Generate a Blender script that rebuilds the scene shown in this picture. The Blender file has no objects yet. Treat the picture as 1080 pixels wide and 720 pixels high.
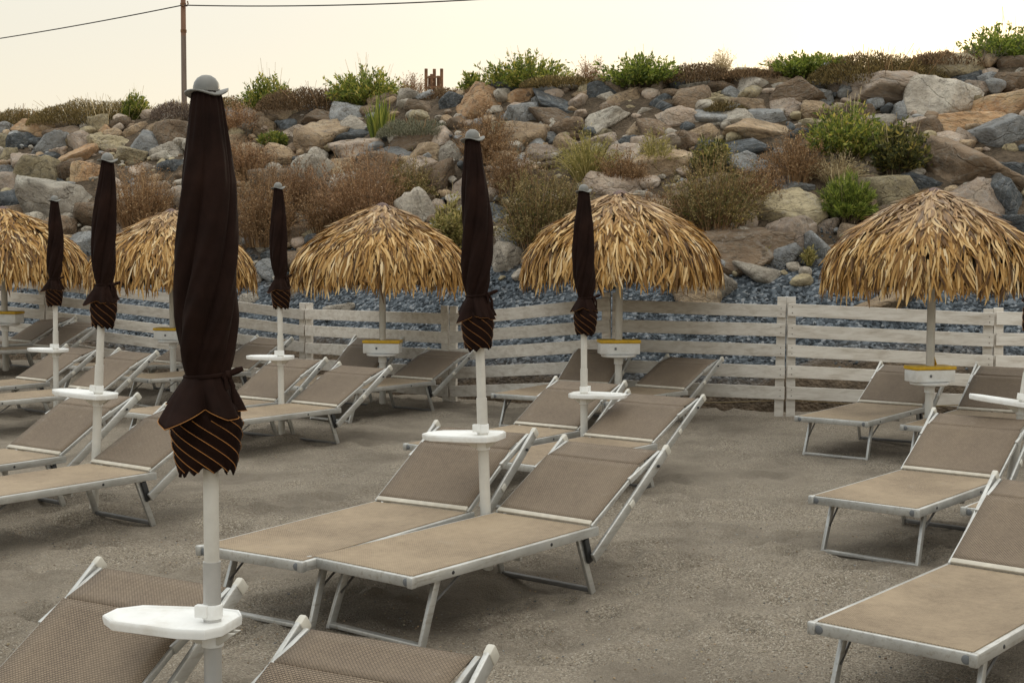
import bpy, bmesh, math, random
import numpy as np
from mathutils import Vector, Matrix, noise as mnoise

R = math.radians
PI = math.pi
scene = bpy.context.scene
COLL = scene.collection

# ------------------------------------------------------------------ helpers
def link(o):
    COLL.objects.link(o); return o

def tag(o, label=None, cat=None, group=None, kind=None):
    if label: o['label'] = label
    if cat: o['category'] = cat
    if group: o['group'] = group
    if kind: o['kind'] = kind
    return o

def empty(name, loc, rz=0.0):
    o = bpy.data.objects.new(name, None)
    o.empty_display_size = .2
    o.location = loc; o.rotation_euler = (0, 0, rz)
    return link(o)

def mesh_obj(name, V, F, mats, parent=None, smooth=False, midx=None):
    me = bpy.data.meshes.new(name)
    V = np.asarray(V, dtype=np.float32)
    if isinstance(F, np.ndarray):
        n, k = F.shape
        me.vertices.add(len(V)); me.vertices.foreach_set('co', V.ravel())
        me.loops.add(n * k); me.loops.foreach_set('vertex_index', F.astype(np.int32).ravel())
        me.polygons.add(n)
        me.polygons.foreach_set('loop_start', np.arange(0, n * k, k, dtype=np.int32))
        me.polygons.foreach_set('loop_total', np.full(n, k, dtype=np.int32))
        me.update(calc_edges=True)
    else:
        me.from_pydata(V.tolist(), [], F); me.update()
    if not isinstance(mats, (list, tuple)): mats = [mats]
    for m in mats: me.materials.append(m)
    if midx is not None: me.polygons.foreach_set('material_index', np.asarray(midx, dtype=np.int32))
    if smooth: me.polygons.foreach_set('use_smooth', np.ones(len(me.polygons), dtype=bool))
    me.validate()
    o = bpy.data.objects.new(name, me)
    if parent: o.parent = parent
    return link(o)

class MB:
    """collects shapes, then links them as ONE mesh object"""
    def __init__(s): s.V = []; s.F = []
    def add(s, V, F):
        b = len(s.V)
        s.V += [tuple(v) for v in V]; s.F += [tuple(i + b for i in f) for f in F]
        return s
    def box(s, c, d, rot=None):
        hx, hy, hz = d[0] / 2, d[1] / 2, d[2] / 2
        V = [Vector((x, y, z)) for x in (-hx, hx) for y in (-hy, hy) for z in (-hz, hz)]
        if rot is not None: V = [rot @ v for v in V]
        V = [v + Vector(c) for v in V]
        return s.add(V, [(0, 1, 3, 2), (4, 6, 7, 5), (0, 4, 5, 1), (2, 3, 7, 6), (0, 2, 6, 4), (1, 5, 7, 3)])
    def bar(s, a, b, w, h, side=(0, 1, 0)):
        """rectangular bar from a to b; w measured along `side`, h across it"""
        a, b = Vector(a), Vector(b); d = (b - a).normalized(); sd = Vector(side)
        sd = (sd - d * sd.dot(d)).normalized(); up = d.cross(sd)
        V = []
        for p in (a, b):
            for i, j in ((-1, -1), (1, -1), (1, 1), (-1, 1)): V.append(p + sd * (w / 2 * i) + up * (h / 2 * j))
        return s.add(V, [(3, 2, 1, 0), (4, 5, 6, 7), (0, 1, 5, 4), (1, 2, 6, 5), (2, 3, 7, 6), (3, 0, 4, 7)])
    def tube(s, P, r, n=8, caps=True):
        P = [Vector(p) for p in P]
        if not isinstance(r, (list, tuple)): r = [r] * len(P)
        V = []; ref = None
        for i, p in enumerate(P):
            d = (P[min(i + 1, len(P) - 1)] - P[max(i - 1, 0)]).normalized()
            if ref is None: ref = Vector((0, 0, 1)) if abs(d.z) < .9 else Vector((1, 0, 0))
            u = (ref - d * ref.dot(d)).normalized(); w = d.cross(u); ref = u
            for k in range(n):
                t = 2 * PI * k / n
                V.append(p + (u * math.cos(t) + w * math.sin(t)) * r[i])
        F = [(i * n + k, i * n + (k + 1) % n, (i + 1) * n + (k + 1) % n, (i + 1) * n + k) for i in range(len(P) - 1) for k in range(n)]
        if caps:
            F.append(tuple(range(n - 1, -1, -1))); F.append(tuple(range((len(P) - 1) * n, len(P) * n)))
        return s.add(V, F)
    def lathe(s, prof, n=24, c=(0, 0, 0), cap=True):
        V = []; m = len(prof)
        for r, z in prof:
            for k in range(n):
                t = 2 * PI * k / n
                V.append((c[0] + r * math.cos(t), c[1] + r * math.sin(t), c[2] + z))
        F = [(i * n + k, i * n + (k + 1) % n, (i + 1) * n + (k + 1) % n, (i + 1) * n + k) for i in range(m - 1) for k in range(n)]
        if cap:
            F.append(tuple(range(n - 1, -1, -1))); F.append(tuple(range((m - 1) * n, m * n)))
        return s.add(V, F)
    def prism(s, poly, z0, z1):
        n = len(poly)
        V = [(x, y, z0) for x, y in poly] + [(x, y, z1) for x, y in poly]
        F = [tuple(range(n - 1, -1, -1)), tuple(range(n, 2 * n))] + [(i, (i + 1) % n, n + (i + 1) % n, n + i) for i in range(n)]
        return s.add(V, F)
    def build(s, name, mat, parent=None, bevel=0, smooth=False, seg=2):
        me = bpy.data.meshes.new(name)
        me.from_pydata([tuple(v) for v in s.V], [], s.F)
        bm = bmesh.new(); bm.from_mesh(me)
        bmesh.ops.recalc_face_normals(bm, faces=bm.faces)
        if bevel:
            es = [e for e in bm.edges if len(e.link_faces) == 2 and e.calc_face_angle(0) > .6]
            bmesh.ops.bevel(bm, geom=es, offset=bevel, segments=seg, affect='EDGES', profile=.5)
        bm.to_mesh(me); bm.free()
        me.materials.append(mat)
        if smooth: me.polygons.foreach_set('use_smooth', np.ones(len(me.polygons), dtype=bool))
        o = bpy.data.objects.new(name, me)
        if parent: o.parent = parent
        link(o)
        if smooth:
            me.update()
            try: me.set_sharp_from_angle(angle=R(38))
            except Exception: pass
        return o

def kids(o): return [c for c in o.children]

def copy_tree(o, parent=None):
    c = o.copy(); COLL.objects.link(c)
    c.parent = parent
    for ch in kids(o): copy_tree(ch, c)
    return c

# ---- numpy value noise
_rs = np.random.RandomState(7)
_tab = _rs.rand(256, 256).astype(np.float32)
def vnoise(x, y):
    xi = np.floor(x).astype(int); yi = np.floor(y).astype(int)
    fx = x - xi; fy = y - yi
    fx = fx * fx * (3 - 2 * fx); fy = fy * fy * (3 - 2 * fy)
    g = lambda a, b: _tab[a % 256, b % 256]
    return (g(xi, yi) * (1 - fx) + g(xi + 1, yi) * fx) * (1 - fy) + (g(xi, yi + 1) * (1 - fx) + g(xi + 1, yi + 1) * fx) * fy - .5

# ------------------------------------------------------------------ materials
class NT:
    def __init__(s, name):
        s.m = bpy.data.materials.new(name); s.m.use_nodes = True
        s.t = s.m.node_tree; s.t.nodes.clear()
        s.out = s.t.nodes.new('ShaderNodeOutputMaterial')
    def n(s, typ, **kw):
        nd = s.t.nodes.new(typ)
        for k, v in kw.items():
            if hasattr(nd, k) and not (k in nd.inputs.keys()): setattr(nd, k, v)
        return nd
    def l(s, a, b): s.t.links.new(a, b)
    def val(s, sock, v):
        if isinstance(v, bpy.types.NodeSocket): s.l(v, sock)
        else: sock.default_value = v
    def coord(s, kind='Object'): return s.n('ShaderNodeTexCoord').outputs[kind]
    def math(s, op, a, b=0, c=None, clamp=False):
        nd = s.n('ShaderNodeMath'); nd.operation = op; nd.use_clamp = clamp
        s.val(nd.inputs[0], a); s.val(nd.inputs[1], b)
        if c is not None: s.val(nd.inputs[2], c)
        return nd.outputs[0]
    def mapping(s, v, scale=(1, 1, 1), rot=(0, 0, 0), loc=(0, 0, 0)):
        nd = s.n('ShaderNodeMapping'); s.l(v, nd.inputs['Vector'])
        s.val(nd.inputs['Scale'], scale); nd.inputs['Rotation'].default_value = rot; s.val(nd.inputs['Location'], loc)
        return nd.outputs[0]
    def vadd(s, a, b):
        nd = s.n('ShaderNodeVectorMath'); nd.operation = 'ADD'; s.val(nd.inputs[0], a); s.val(nd.inputs[1], b); return nd.outputs[0]
    def vscale(s, a, f):
        nd = s.n('ShaderNodeVectorMath'); nd.operation = 'SCALE'; s.val(nd.inputs[0], a); s.val(nd.inputs['Scale'], f); return nd.outputs[0]
    def noise(s, v, scale, detail=4, rough=.55, dist=0):
        nd = s.n('ShaderNodeTexNoise'); s.l(v, nd.inputs['Vector'])
        nd.inputs['Scale'].default_value = scale; nd.inputs['Detail'].default_value = detail
        nd.inputs['Roughness'].default_value = rough; nd.inputs['Distortion'].default_value = dist
        return nd.outputs['Fac']
    def voro(s, v, scale, feat='F1', out='Distance'):
        nd = s.n('ShaderNodeTexVoronoi'); nd.feature = feat; s.l(v, nd.inputs['Vector']); nd.inputs['Scale'].default_value = scale
        return nd.outputs[out]
    def ramp(s, f, stops, interp='LINEAR'):
        nd = s.n('ShaderNodeValToRGB'); s.l(f, nd.inputs['Fac']); cr = nd.color_ramp; cr.interpolation = interp
        while len(cr.elements) < len(stops): cr.elements.new(.5)
        for e, (p, c) in zip(cr.elements, stops):
            e.position = p; e.color = (c[0], c[1], c[2], 1) if not isinstance(c, (int, float)) else (c, c, c, 1)
        return nd.outputs['Color']
    def mix(s, f, a, b, mode='MIX'):
        nd = s.n('ShaderNodeMix'); nd.data_type = 'RGBA'; nd.blend_type = mode
        s.val(nd.inputs[0], f)
        for sock, v in ((nd.inputs[6], a), (nd.inputs[7], b)):
            s.val(sock, v if isinstance(v, bpy.types.NodeSocket) else (v[0], v[1], v[2], 1))
        return nd.outputs[2]
    def hsv(s, col, h=.5, sat=1, v=1):
        nd = s.n('ShaderNodeHueSaturation'); s.val(nd.inputs['Hue'], h); s.val(nd.inputs['Saturation'], sat); s.val(nd.inputs['Value'], v); s.val(nd.inputs['Color'], col); return nd.outputs[0]
    def bump(s, h, strength=.5, dist=.01, nrm=None):
        nd = s.n('ShaderNodeBump'); nd.inputs['Strength'].default_value = strength; nd.inputs['Distance'].default_value = dist
        s.l(h, nd.inputs['Height'])
        if nrm is not None: s.l(nrm, nd.inputs['Normal'])
        return nd.outputs[0]
    def rnd(s): return s.n('ShaderNodeObjectInfo').outputs['Random']
    def island(s): return s.n('ShaderNodeNewGeometry').outputs['Random Per Island']
    def bsdf(s, col, rough=.8, metal=0, nrm=None, spec=.5, sheen=0):
        b = s.n('ShaderNodeBsdfPrincipled')
        s.val(b.inputs['Base Color'], col if isinstance(col, bpy.types.NodeSocket) else (col[0], col[1], col[2], 1))
        s.val(b.inputs['Roughness'], rough); s.val(b.inputs['Metallic'], metal)
        b.inputs['Specular IOR Level'].default_value = spec
        if sheen: b.inputs['Sheen Weight'].default_value = sheen
        if nrm is not None: s.l(nrm, b.inputs['Normal'])
        s.l(b.outputs[0], s.out.inputs[0]); s.b = b
        return s.m

def mat_plain(name, col, rough=.5, metal=0, var=.06, scale=18, bump=.0, spec=.5, dirt=None):
    t = NT(name); c = t.coord(); nf = t.noise(c, scale, 5, .6)
    lo = tuple(x * (1 - var * 2) for x in col); hi = tuple(min(1, x * (1 + var)) for x in col)
    base = t.ramp(nf, [(.3, lo), (.7, hi)])
    if dirt:
        f = t.ramp(t.noise(c, scale * .35, 6, .65), [(.5, 0), (.72, 1)])
        base = t.mix(t.math('MULTIPLY', f, dirt[1]), base, dirt[0])
    nrm = t.bump(t.noise(c, scale * 6, 3), bump, .004) if bump else None
    return t.bsdf(base, rough, metal, nrm, spec)

M = {}
def make_materials():
    # coarse grey-brown beach sand with raked smooth strips
    t = NT('beach_sand'); c = t.coord('Object')
    big = t.noise(c, .55, 4, .5); mid = t.noise(c, 3.2, 5, .6)
    patch = t.ramp(t.math('ADD', t.math('MULTIPLY', big, .65), t.math('MULTIPLY', mid, .35)), [(.44, 0), (.58, 1)])
    gcol = t.n('ShaderNodeTexVoronoi'); t.l(c, gcol.inputs['Vector']); gcol.inputs['Scale'].default_value = 150
    gr = t.n('ShaderNodeSeparateColor'); t.l(gcol.outputs['Color'], gr.inputs[0])
    grain = t.ramp(gr.outputs[0], [(0, (.055, .045, .033)), (.3, (.20, .163, .121)), (.7, (.335, .28, .212)), (.9, (.41, .36, .285)), (1, (.60, .55, .47))])
    fine = t.ramp(t.noise(c, 260, 3, .7), [(.3, (.20, .168, .128)), (.7, (.35, .300, .236))])
    sm = t.mix(.15, fine, grain)
    col = t.mix(t.math('MULTIPLY_ADD', patch, .6, .4), grain, sm)
    col = t.mix(t.math('MULTIPLY', t.ramp(t.noise(c, 1.1, 5, .6), [(.45, 0), (.75, 1)]), .7), col, (.085, .066, .048), 'MIX')
    h = t.math('ADD', t.math('MULTIPLY', gcol.outputs['Distance'], -.6), t.math('MULTIPLY', t.noise(c, 40, 4, .65), .9))
    h = t.math('ADD', h, t.math('MULTIPLY', t.noise(c, 9, 3, .5), 2.2))
    M['sand'] = t.bsdf(col, .95, 0, t.bump(h, 1.0, .014), .25)

    # bank: blue-grey gravel low down, brown soil higher up (attribute 'gravel')
    t = NT('bank_ground'); c = t.coord('Object')
    at = t.n('ShaderNodeAttribute'); at.attribute_name = 'gravel'
    v = t.n('ShaderNodeTexVoronoi'); t.l(c, v.inputs['Vector']); v.inputs['Scale'].default_value = 26
    sp = t.n('ShaderNodeSeparateColor'); t.l(v.outputs['Color'], sp.inputs[0])
    gravel = t.ramp(sp.outputs[0], [(0, (.020, .025, .030)), (.5, (.075, .088, .10)), (.85, (.15, .17, .19)), (1, (.28, .285, .29))])
    soil = t.ramp(t.noise(c, 7, 6, .65), [(.3, (.04, .03, .02)), (.7, (.15, .11, .074))])
    col = t.mix(at.outputs['Fac'], soil, gravel)
    h = t.math('SUBTRACT', t.noise(c, 14, 5, .6), t.math('MULTIPLY', v.outputs['Distance'], .8))
    M['bank'] = t.bsdf(col, .95, 0, t.bump(h, .9, .04), .2)

    M['gravel_a'] = mat_plain('gravel_slate', (.05, .06, .068), .9, 0, .3, 9)
    M['gravel_b'] = mat_plain('gravel_grey', (.095, .108, .118), .9, 0, .3, 9)
    # rocks
    def rock(name, stops, speck, strata=0.0, rough=.85, gain=(1.6, 1.52, 1.40)):
        stops = [(p_, tuple(min(.72, x * g_) for x, g_ in zip(c_, gain))) for p_, c_ in stops]
        t = NT(name); c = t.coord('Object'); rn = t.rnd()
        off = t.n('ShaderNodeCombineXYZ')
        t.l(t.math('MULTIPLY', rn, 31), off.inputs[0]); t.l(t.math('MULTIPLY', rn, 17), off.inputs[1]); t.l(t.math('MULTIPLY', rn, 53), off.inputs[2])
        p = t.vadd(c, off.outputs[0])
        n1 = t.noise(p, 1.3, 7, .62, .6)
        if strata:
            q = t.mapping(p, (.6, .6, 6)); n2 = t.noise(q, 1.1, 5, .6, .9)
            n1 = t.math('ADD', t.math('MULTIPLY', n1, 1 - strata), t.math('MULTIPLY', n2, strata))
        col = t.ramp(n1, stops)
        sp = t.ramp(t.noise(p, 9, 6, .8), [(.50, 0), (.60, 1)])
        pit = t.ramp(t.noise(p, 6.5, 6, .75, .8), [(.36, 1), (.44, 0)])
        col = t.mix(t.math('MULTIPLY', sp, .55), col, speck)
        col = t.mix(t.math('MULTIPLY', pit, .6), col, (.075, .06, .045))
        lich = t.ramp(t.noise(p, 2.6, 6, .7), [(.50, 0), (.66, 1)])
        col = t.mix(t.math('MULTIPLY', lich, .45), col, (.10, .085, .065))
        vein = t.ramp(t.math('ABSOLUTE', t.math('SUBTRACT', t.noise(p, 1.9, 3, .5, 1.2), .5)), [(0, 1), (.018, 0)])
        col = t.mix(t.math('MULTIPLY', vein, .30), col, (.5, .47, .42))
        col = t.hsv(col, .5, 1, t.math('ADD', .62, t.math('MULTIPLY', t.math('FRACT', t.math('MULTIPLY', rn, 7.3)), .42)))
        h = t.math('ADD', t.noise(p, 3.0, 8, .68, .4), t.math('MULTIPLY', t.noise(p, 20, 4, .7), .25))
        cr = t.math('MULTIPLY', t.ramp(t.voro(t.vadd(p, t.vscale(t.n('ShaderNodeTexNoise').outputs['Color'], .3)), 1.7, 'DISTANCE_TO_EDGE'), [(0, 0), (.04, 1)]), .18)
        h = t.math('ADD', h, cr)
        return t.bsdf(col, rough, 0, t.bump(h, .95, .13), .3)
    M['rock_g'] = rock('rock_blue_grey', [(.3, (.115, .122, .13)), (.5, (.215, .225, .236)), (.7, (.35, .355, .36))], (.46, .48, .50), .35)
    M['rock_d'] = rock('rock_charcoal', [(.3, (.022, .026, .032)), (.55, (.07, .08, .09)), (.75, (.16, .175, .19))], (.24, .26, .28), .4, .7)
    M['rock_l'] = rock('rock_pale_grey', [(.3, (.20, .18, .155)), (.5, (.34, .315, .28)), (.7, (.47, .44, .40))], (.22, .19, .16), .15)
    M['rock_p'] = rock('rock_pinkish', [(.3, (.20, .155, .125)), (.5, (.34, .275, .225)), (.7, (.47, .395, .335))], (.52, .46, .41), .1)
    M['rock_t'] = rock('rock_tan', [(.3, (.20, .145, .095)), (.5, (.33, .25, .17)), (.7, (.46, .365, .26))], (.22, .16, .11), .2)
    M['rock_o'] = rock('rock_orange_tan', [(.3, (.22, .13, .07)), (.5, (.37, .235, .135)), (.7, (.50, .36, .235))], (.50, .40, .28), .25)
    M['rock_b'] = rock('rock_brown', [(.3, (.085, .060, .041)), (.5, (.175, .127, .088)), (.7, (.275, .21, .15))], (.31, .26, .20), .35)
    M['rock_y'] = rock('rock_buff', [(.3, (.18, .15, .095)), (.5, (.29, .25, .165)), (.7, (.40, .355, .255))], (.17, .14, .10), .15)

    # plants
    def leaf(name, stops, transl=.45, rough=.6, gain=1.5):
        stops = [(p_, tuple(min(.7, x * gain) for x in c_)) for p_, c_ in stops]
        t = NT(name); isl = t.island(); rn = t.rnd()
        col = t.ramp(isl, stops)
        col = t.hsv(col, .5, 1, t.math('ADD', .85, t.math('MULTIPLY', rn, .3)))
        b = t.n('ShaderNodeBsdfPrincipled'); t.l(col, b.inputs['Base Color']); b.inputs['Roughness'].default_value = rough
        b.inputs['Specular IOR Level'].default_value = .25
        tr = t.n('ShaderNodeBsdfTranslucent'); t.l(t.hsv(col, .49, 1.1, 1.25), tr.inputs['Color'])
        mx = t.n('ShaderNodeMixShader'); mx.inputs[0].default_value = transl
        t.l(b.outputs[0], mx.inputs[1]); t.l(tr.outputs[0], mx.inputs[2]); t.l(mx.outputs[0], t.out.inputs[0])
        return t.m
    M['leaf_green'] = leaf('leaf_green', [(0, (.030, .045, .012)), (.5, (.085, .105, .024)), (.85, (.17, .17, .04)), (1, (.27, .22, .07))], gain=2.1)
    M['leaf_bright'] = leaf('leaf_bright_green', [(0, (.026, .040, .010)), (.5, (.072, .095, .020)), (.9, (.135, .155, .035)), (1, (.19, .19, .055))], gain=2.1)
    M['leaf_dark'] = leaf('leaf_dark_olive', [(0, (.020, .024, .010)), (.6, (.06, .062, .022)), (.9, (.14, .125, .04)), (1, (.26, .21, .06))], gain=2.1)
    M['leaf_lime'] = leaf('leaf_yellow_green', [(0, (.06, .06, .020)), (.5, (.145, .130, .045)), (.9, (.235, .20, .085)), (1, (.34, .28, .14))], gain=2.1)
    M['leaf_sage'] = leaf('leaf_sage', [(0, (.06, .06, .038)), (.6, (.13, .13, .085)), (1, (.22, .21, .15))])
    M['dry_brown'] = leaf('dry_brown', [(0, (.042, .026, .014)), (.5, (.122, .074, .036)), (.9, (.20, .128, .066)), (1, (.30, .22, .13))], .25, gain=2.0)
    M['dry_red'] = leaf('dry_reddish', [(0, (.05, .032, .018)), (.5, (.145, .087, .046)), (.9, (.23, .145, .08)), (1, (.30, .205, .12))], .25, gain=2.0)
    M['dry_olive'] = leaf('dry_olive', [(0, (.035, .029, .013)), (.5, (.095, .076, .031)), (.85, (.16, .125, .052)), (1, (.27, .21, .10))], .25, gain=2.0)
    M['dry_straw'] = leaf('dry_straw', [(0, (.19, .145, .08)), (.5, (.31, .25, .145)), (1, (.44, .37, .23))], .3)
    M['dry_grey'] = leaf('dry_grey_twig', [(0, (.11, .09, .075)), (.6, (.20, .17, .145)), (1, (.30, .26, .22))], .15)
    M['mat_olive'] = leaf('heath_olive', [(0, (.034, .026, .011)), (.5, (.09, .068, .027)), (.9, (.155, .115, .048)), (1, (.20, .155, .07))], .2, gain=1.9)
    M['mat_brown'] = leaf('heath_brown', [(0, (.034, .022, .012)), (.5, (.088, .058, .031)), (.9, (.15, .10, .055)), (1, (.20, .14, .08))], .2, gain=1.9)
    M['mat_grey'] = leaf('heath_grey', [(0, (.045, .034, .027)), (.6, (.12, .09, .07)), (1, (.20, .155, .12))], .2, gain=1.9)
    M['stem'] = mat_plain('plant_stem', (.11, .078, .05), .9)

    # straw thatch
    t = NT('straw_thatch'); c = t.coord(); isl = t.island()
    col = t.ramp(isl, [(0, (.06, .026, .006)), (.22, (.20, .095, .022)), (.5, (.42, .222, .056)), (.8, (.60, .38, .145)), (.95, (.72, .52, .26)), (1, (.80, .63, .39))])
    sep = t.n('ShaderNodeSeparateXYZ'); t.l(c, sep.inputs[0])
    up = t.math('MULTIPLY', t.ramp(t.math('SUBTRACT', sep.outputs[2], 1.45), [(.45, 0), (.80, 1)]), .5)   # sun-bleached towards the peak
    col = t.mix(up, col, (.46, .345, .25))
    fib = t.noise(t.mapping(c, (160, 160, 14)), 1, 2, .5)
    col = t.hsv(col, .5, 1, t.math('ADD', .75, t.math('MULTIPLY', fib, .5)))
    b = t.n('ShaderNodeBsdfPrincipled'); t.l(col, b.inputs['Base Color']); b.inputs['Roughness'].default_value = .6; b.inputs['Specular IOR Level'].default_value = .35
    tr = t.n('ShaderNodeBsdfTranslucent'); t.l(col, tr.inputs['Color'])
    mx = t.n('ShaderNodeMixShader'); mx.inputs[0].default_value = .18
    t.l(b.outputs[0], mx.inputs[1]); t.l(tr.outputs[0], mx.inputs[2]); t.l(mx.outputs[0], t.out.inputs[0])
    M['straw'] = t.m
    M['lining'] = mat_plain('thatch_lining', (.06, .04, .022), .95, 0, .2)
    M['apex'] = mat_plain('thatch_cap', (.17, .115, .10), .9, 0, .2, 30)

    # woven textile of the beds
    def weave(name, a, bcol, dust):
        t = NT(name); c = t.coord(); rn = t.rnd()
        br = t.n('ShaderNodeTexBrick'); t.l(t.mapping(c, (1, 1, 1), (0, 0, R(90))), br.inputs['Vector'])
        br.inputs['Scale'].default_value = 1; br.inputs['Brick Width'].default_value = .0135; br.inputs['Row Height'].default_value = .0066
        br.inputs['Mortar Size'].default_value = .0017; br.inputs['Mortar Smooth'].default_value = .5
        br.inputs['Color1'].default_value = (*a, 1); br.inputs['Color2'].default_value = (*[x * 1.28 for x in a], 1); br.inputs['Mortar'].default_value = (*bcol, 1)
        col = br.outputs['Color']
        col = t.mix(t.math('MULTIPLY', t.ramp(t.noise(c, 1.6, 4, .6), [(.4, 0), (.8, 1)]), .25), col, tuple(x * .8 for x in a))
        off = t.n('ShaderNodeCombineXYZ'); t.l(t.math('MULTIPLY', rn, 40), off.inputs[0])
        if dust:
            p = t.vadd(c, off.outputs[0])
            f = t.ramp(t.math('ADD', t.math('MULTIPLY', t.noise(p, 2.2, 6, .62), .7), t.math('MULTIPLY', t.noise(p, 22, 4, .7), .3)), [(.40, 0), (.63, 1)])
            col = t.mix(t.math('MULTIPLY', f, dust), col, (.39, .30, .20))
        st = t.ramp(t.noise(t.vadd(c, off.outputs[0]), 6, 5, .7), [(.62, 0), (.75, 1)])
        col = t.mix(t.math('MULTIPLY', st, .38), col, (.33, .28, .22))
        col = t.hsv(col, .5, 1, t.math('ADD', .93, t.math('MULTIPLY', rn, .14)))
        return t.bsdf(col, .75, 0, t.bump(br.outputs['Fac'], -.35, .002), .3)
    M['seat'] = weave('sandy_lit_textile', (.28, .215, .142), (.12, .082, .055), .6)  # sand dust, plus the stronger light on the flat seat put into its colour
    M['back'] = weave('taupe_textile', (.212, .160, .113), (.05, .036, .026), .14)
    # frame: painted aluminium, slightly worn
    t = NT('grey_white_metal'); c = t.coord(); rn = t.rnd()
    off = t.n('ShaderNodeCombineXYZ'); t.l(t.math('MULTIPLY', rn, 40), off.inputs[0]); p = t.vadd(c, off.outputs[0])
    col = t.ramp(t.noise(p, 5, 6, .65), [(.3, (.39, .385, .365)), (.7, (.57, .565, .54))])
    scr = t.ramp(t.noise(t.mapping(p, (8, 60, 60)), 1, 4, .7), [(.52, 0), (.68, 1)])
    col = t.mix(t.math('MULTIPLY', scr, .55), col, (.27, .235, .18))
    M['metal'] = t.bsdf(col, t.math('ADD', .28, t.math('MULTIPLY', t.noise(p, 30, 3), .25)), .6, None, .5)
    M['metal_dark'] = mat_plain('dull_grey_metal', (.16, .155, .15), .55, .5, .12)
    M['trim'] = mat_plain('cream_trim', (.50, .455, .375), .6, 0, .08, 20, 0, .4, ((.33, .27, .19), .5))
    M['cap_grey'] = mat_plain('grey_plastic', (.13, .135, .14), .5)
    M['cap_light'] = mat_plain('pale_plastic', (.56, .53, .46), .5, 0, .08)
    M['black_plastic'] = mat_plain('black_plastic', (.018, .018, .019), .5)
    M['white_plastic'] = mat_plain('white_plastic', (.78, .775, .75), .35, 0, .03, 14, 0, .5, ((.50, .45, .37), .6))
    M['yellow'] = mat_plain('yellow_plastic', (.70, .42, .015), .45, 0, .1)
    M['pole'] = mat_plain('cream_pole', (.60, .575, .52), .45, .1, .06, 8, 0, .5, ((.38, .33, .26), .4))
    M['pole_grey'] = mat_plain('grey_pole', (.47, .46, .44), .4, .35, .06, 8)
    M['tcap'] = mat_plain('cap_grey_white', (.17, .165, .15), .4, .3, .12, 20)
    # parasol cloth
    t = NT('dark_brown_cloth'); c = t.coord()
    col = t.ramp(t.noise(c, 6, 5, .65), [(.3, (.0085, .0040, .0030)), (.7, (.021, .0098, .0070))])
    dust = t.ramp(t.noise(c, 60, 3, .8), [(.66, 0), (.78, 1)])
    col = t.mix(t.math('MULTIPLY', dust, .05), col, (.2, .15, .11))
    M['cloth'] = t.bsdf(col, .8, 0, t.bump(t.noise(t.mapping(c, (40, 40, 6)), 1, 4, .6), .35, .006), .07)
    M['piping'] = mat_plain('orange_piping', (.36, .15, .032), .8, 0, .15)
    # white painted planks
    t = NT('whitewashed_wood'); c = t.coord(); rn = t.rnd()
    off = t.n('ShaderNodeCombineXYZ'); t.l(t.math('MULTIPLY', rn, 40), off.inputs[0]); t.l(t.math('MULTIPLY', rn, 9), off.inputs[2]); p = t.vadd(c, off.outputs[0])
    g = t.noise(t.mapping(p, (1.2, 14, 14)), 1.6, 6, .65, .5)
    col = t.ramp(g, [(.28, (.50, .445, .375)), (.5, (.68, .63, .56)), (.72, (.78, .74, .675))])
    worn = t.ramp(t.noise(t.mapping(p, (1.5, 9, 9)), 1.3, 6, .7), [(.54, 0), (.70, 1)])
    col = t.mix(t.math('MULTIPLY', worn, .42), col, (.34, .265, .185))
    col = t.hsv(col, .5, 1, t.math('ADD', .82, t.math('MULTIPLY', rn, .3)))
    M['fence'] = t.bsdf(col, .8, 0, t.bump(g, .35, .006), .3)
    M['nail'] = mat_plain('rusty_nail', (.06, .04, .03), .7, .4)
    t = NT('weathered_pole_wood'); c = t.coord()
    sep = t.n('ShaderNodeSeparateXYZ'); t.l(c, sep.inputs[0])
    g = t.noise(t.mapping(c, (8, 8, .6)), 2, 5, .6)
    low = t.ramp(g, [(.3, (.13, .095, .075)), (.7, (.24, .18, .14))]); hi = t.ramp(g, [(.3, (.16, .085, .055)), (.7, (.30, .165, .105))])
    f = t.ramp(t.math('SUBTRACT', t.math('MULTIPLY', sep.outputs[2], .25), .55), [(.47, 0), (.49, 1)])
    M['upole'] = t.bsdf(t.mix(f, low, hi), .85)
    M['cable'] = mat_plain('cable_black', (.05, .045, .04), .7)
    M['rust'] = mat_plain('rust', (.21, .105, .05), .9, 0, .25, 10)
make_materials()
# ------------------------------------------------------------------ ground, bank
TOE = [(-40,31),(-20,24),(-8.6,19.3),(-6.5,18.8),(-4.5,18.2),(-2.64,17.2),(-.73,15.75),(1.09,14.85),(2.9,14.35),(5,14.05),(7.2,13.6),(12,12.5),(40,6)]
_tx = np.array([a for a, b in TOE], float); _ty = np.array([b for a, b in TOE], float)
def toe(x):
    x = np.asarray(x, float)
    return sum(np.interp(x + o, _tx, _ty) for o in (-1.2, -.6, 0, .6, 1.2)) / 5
def bank_z(x, y):
    d = (y - toe(x)) * .9; zc = 4.45 + .02 * x
    z = zc * np.clip(d / 6.3, 0, 1) ** .93 - .25 * np.clip((d - 6.3) / 3, 0, 1)
    return np.where(d < 0, -.4 + 0 * z, z)
def ground_z(x, y):
    x = np.asarray(x, float); y = np.asarray(y, float)
    s = lambda a, b, v: (lambda t: t * t * (3 - 2 * t))(np.clip((v - a) / (b - a), 0, 1))
    z = -.14 * (1 - s(4.25, 5.0, y)) + .20 * s(-4.0, -6.8, x) * s(13.5, 16.5, y)
    z = np.where(y < 3, z - .02 * (3 - np.maximum(y, -60)), z)
    return z
def gz(x, y): return float(ground_z(x, y))

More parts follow.
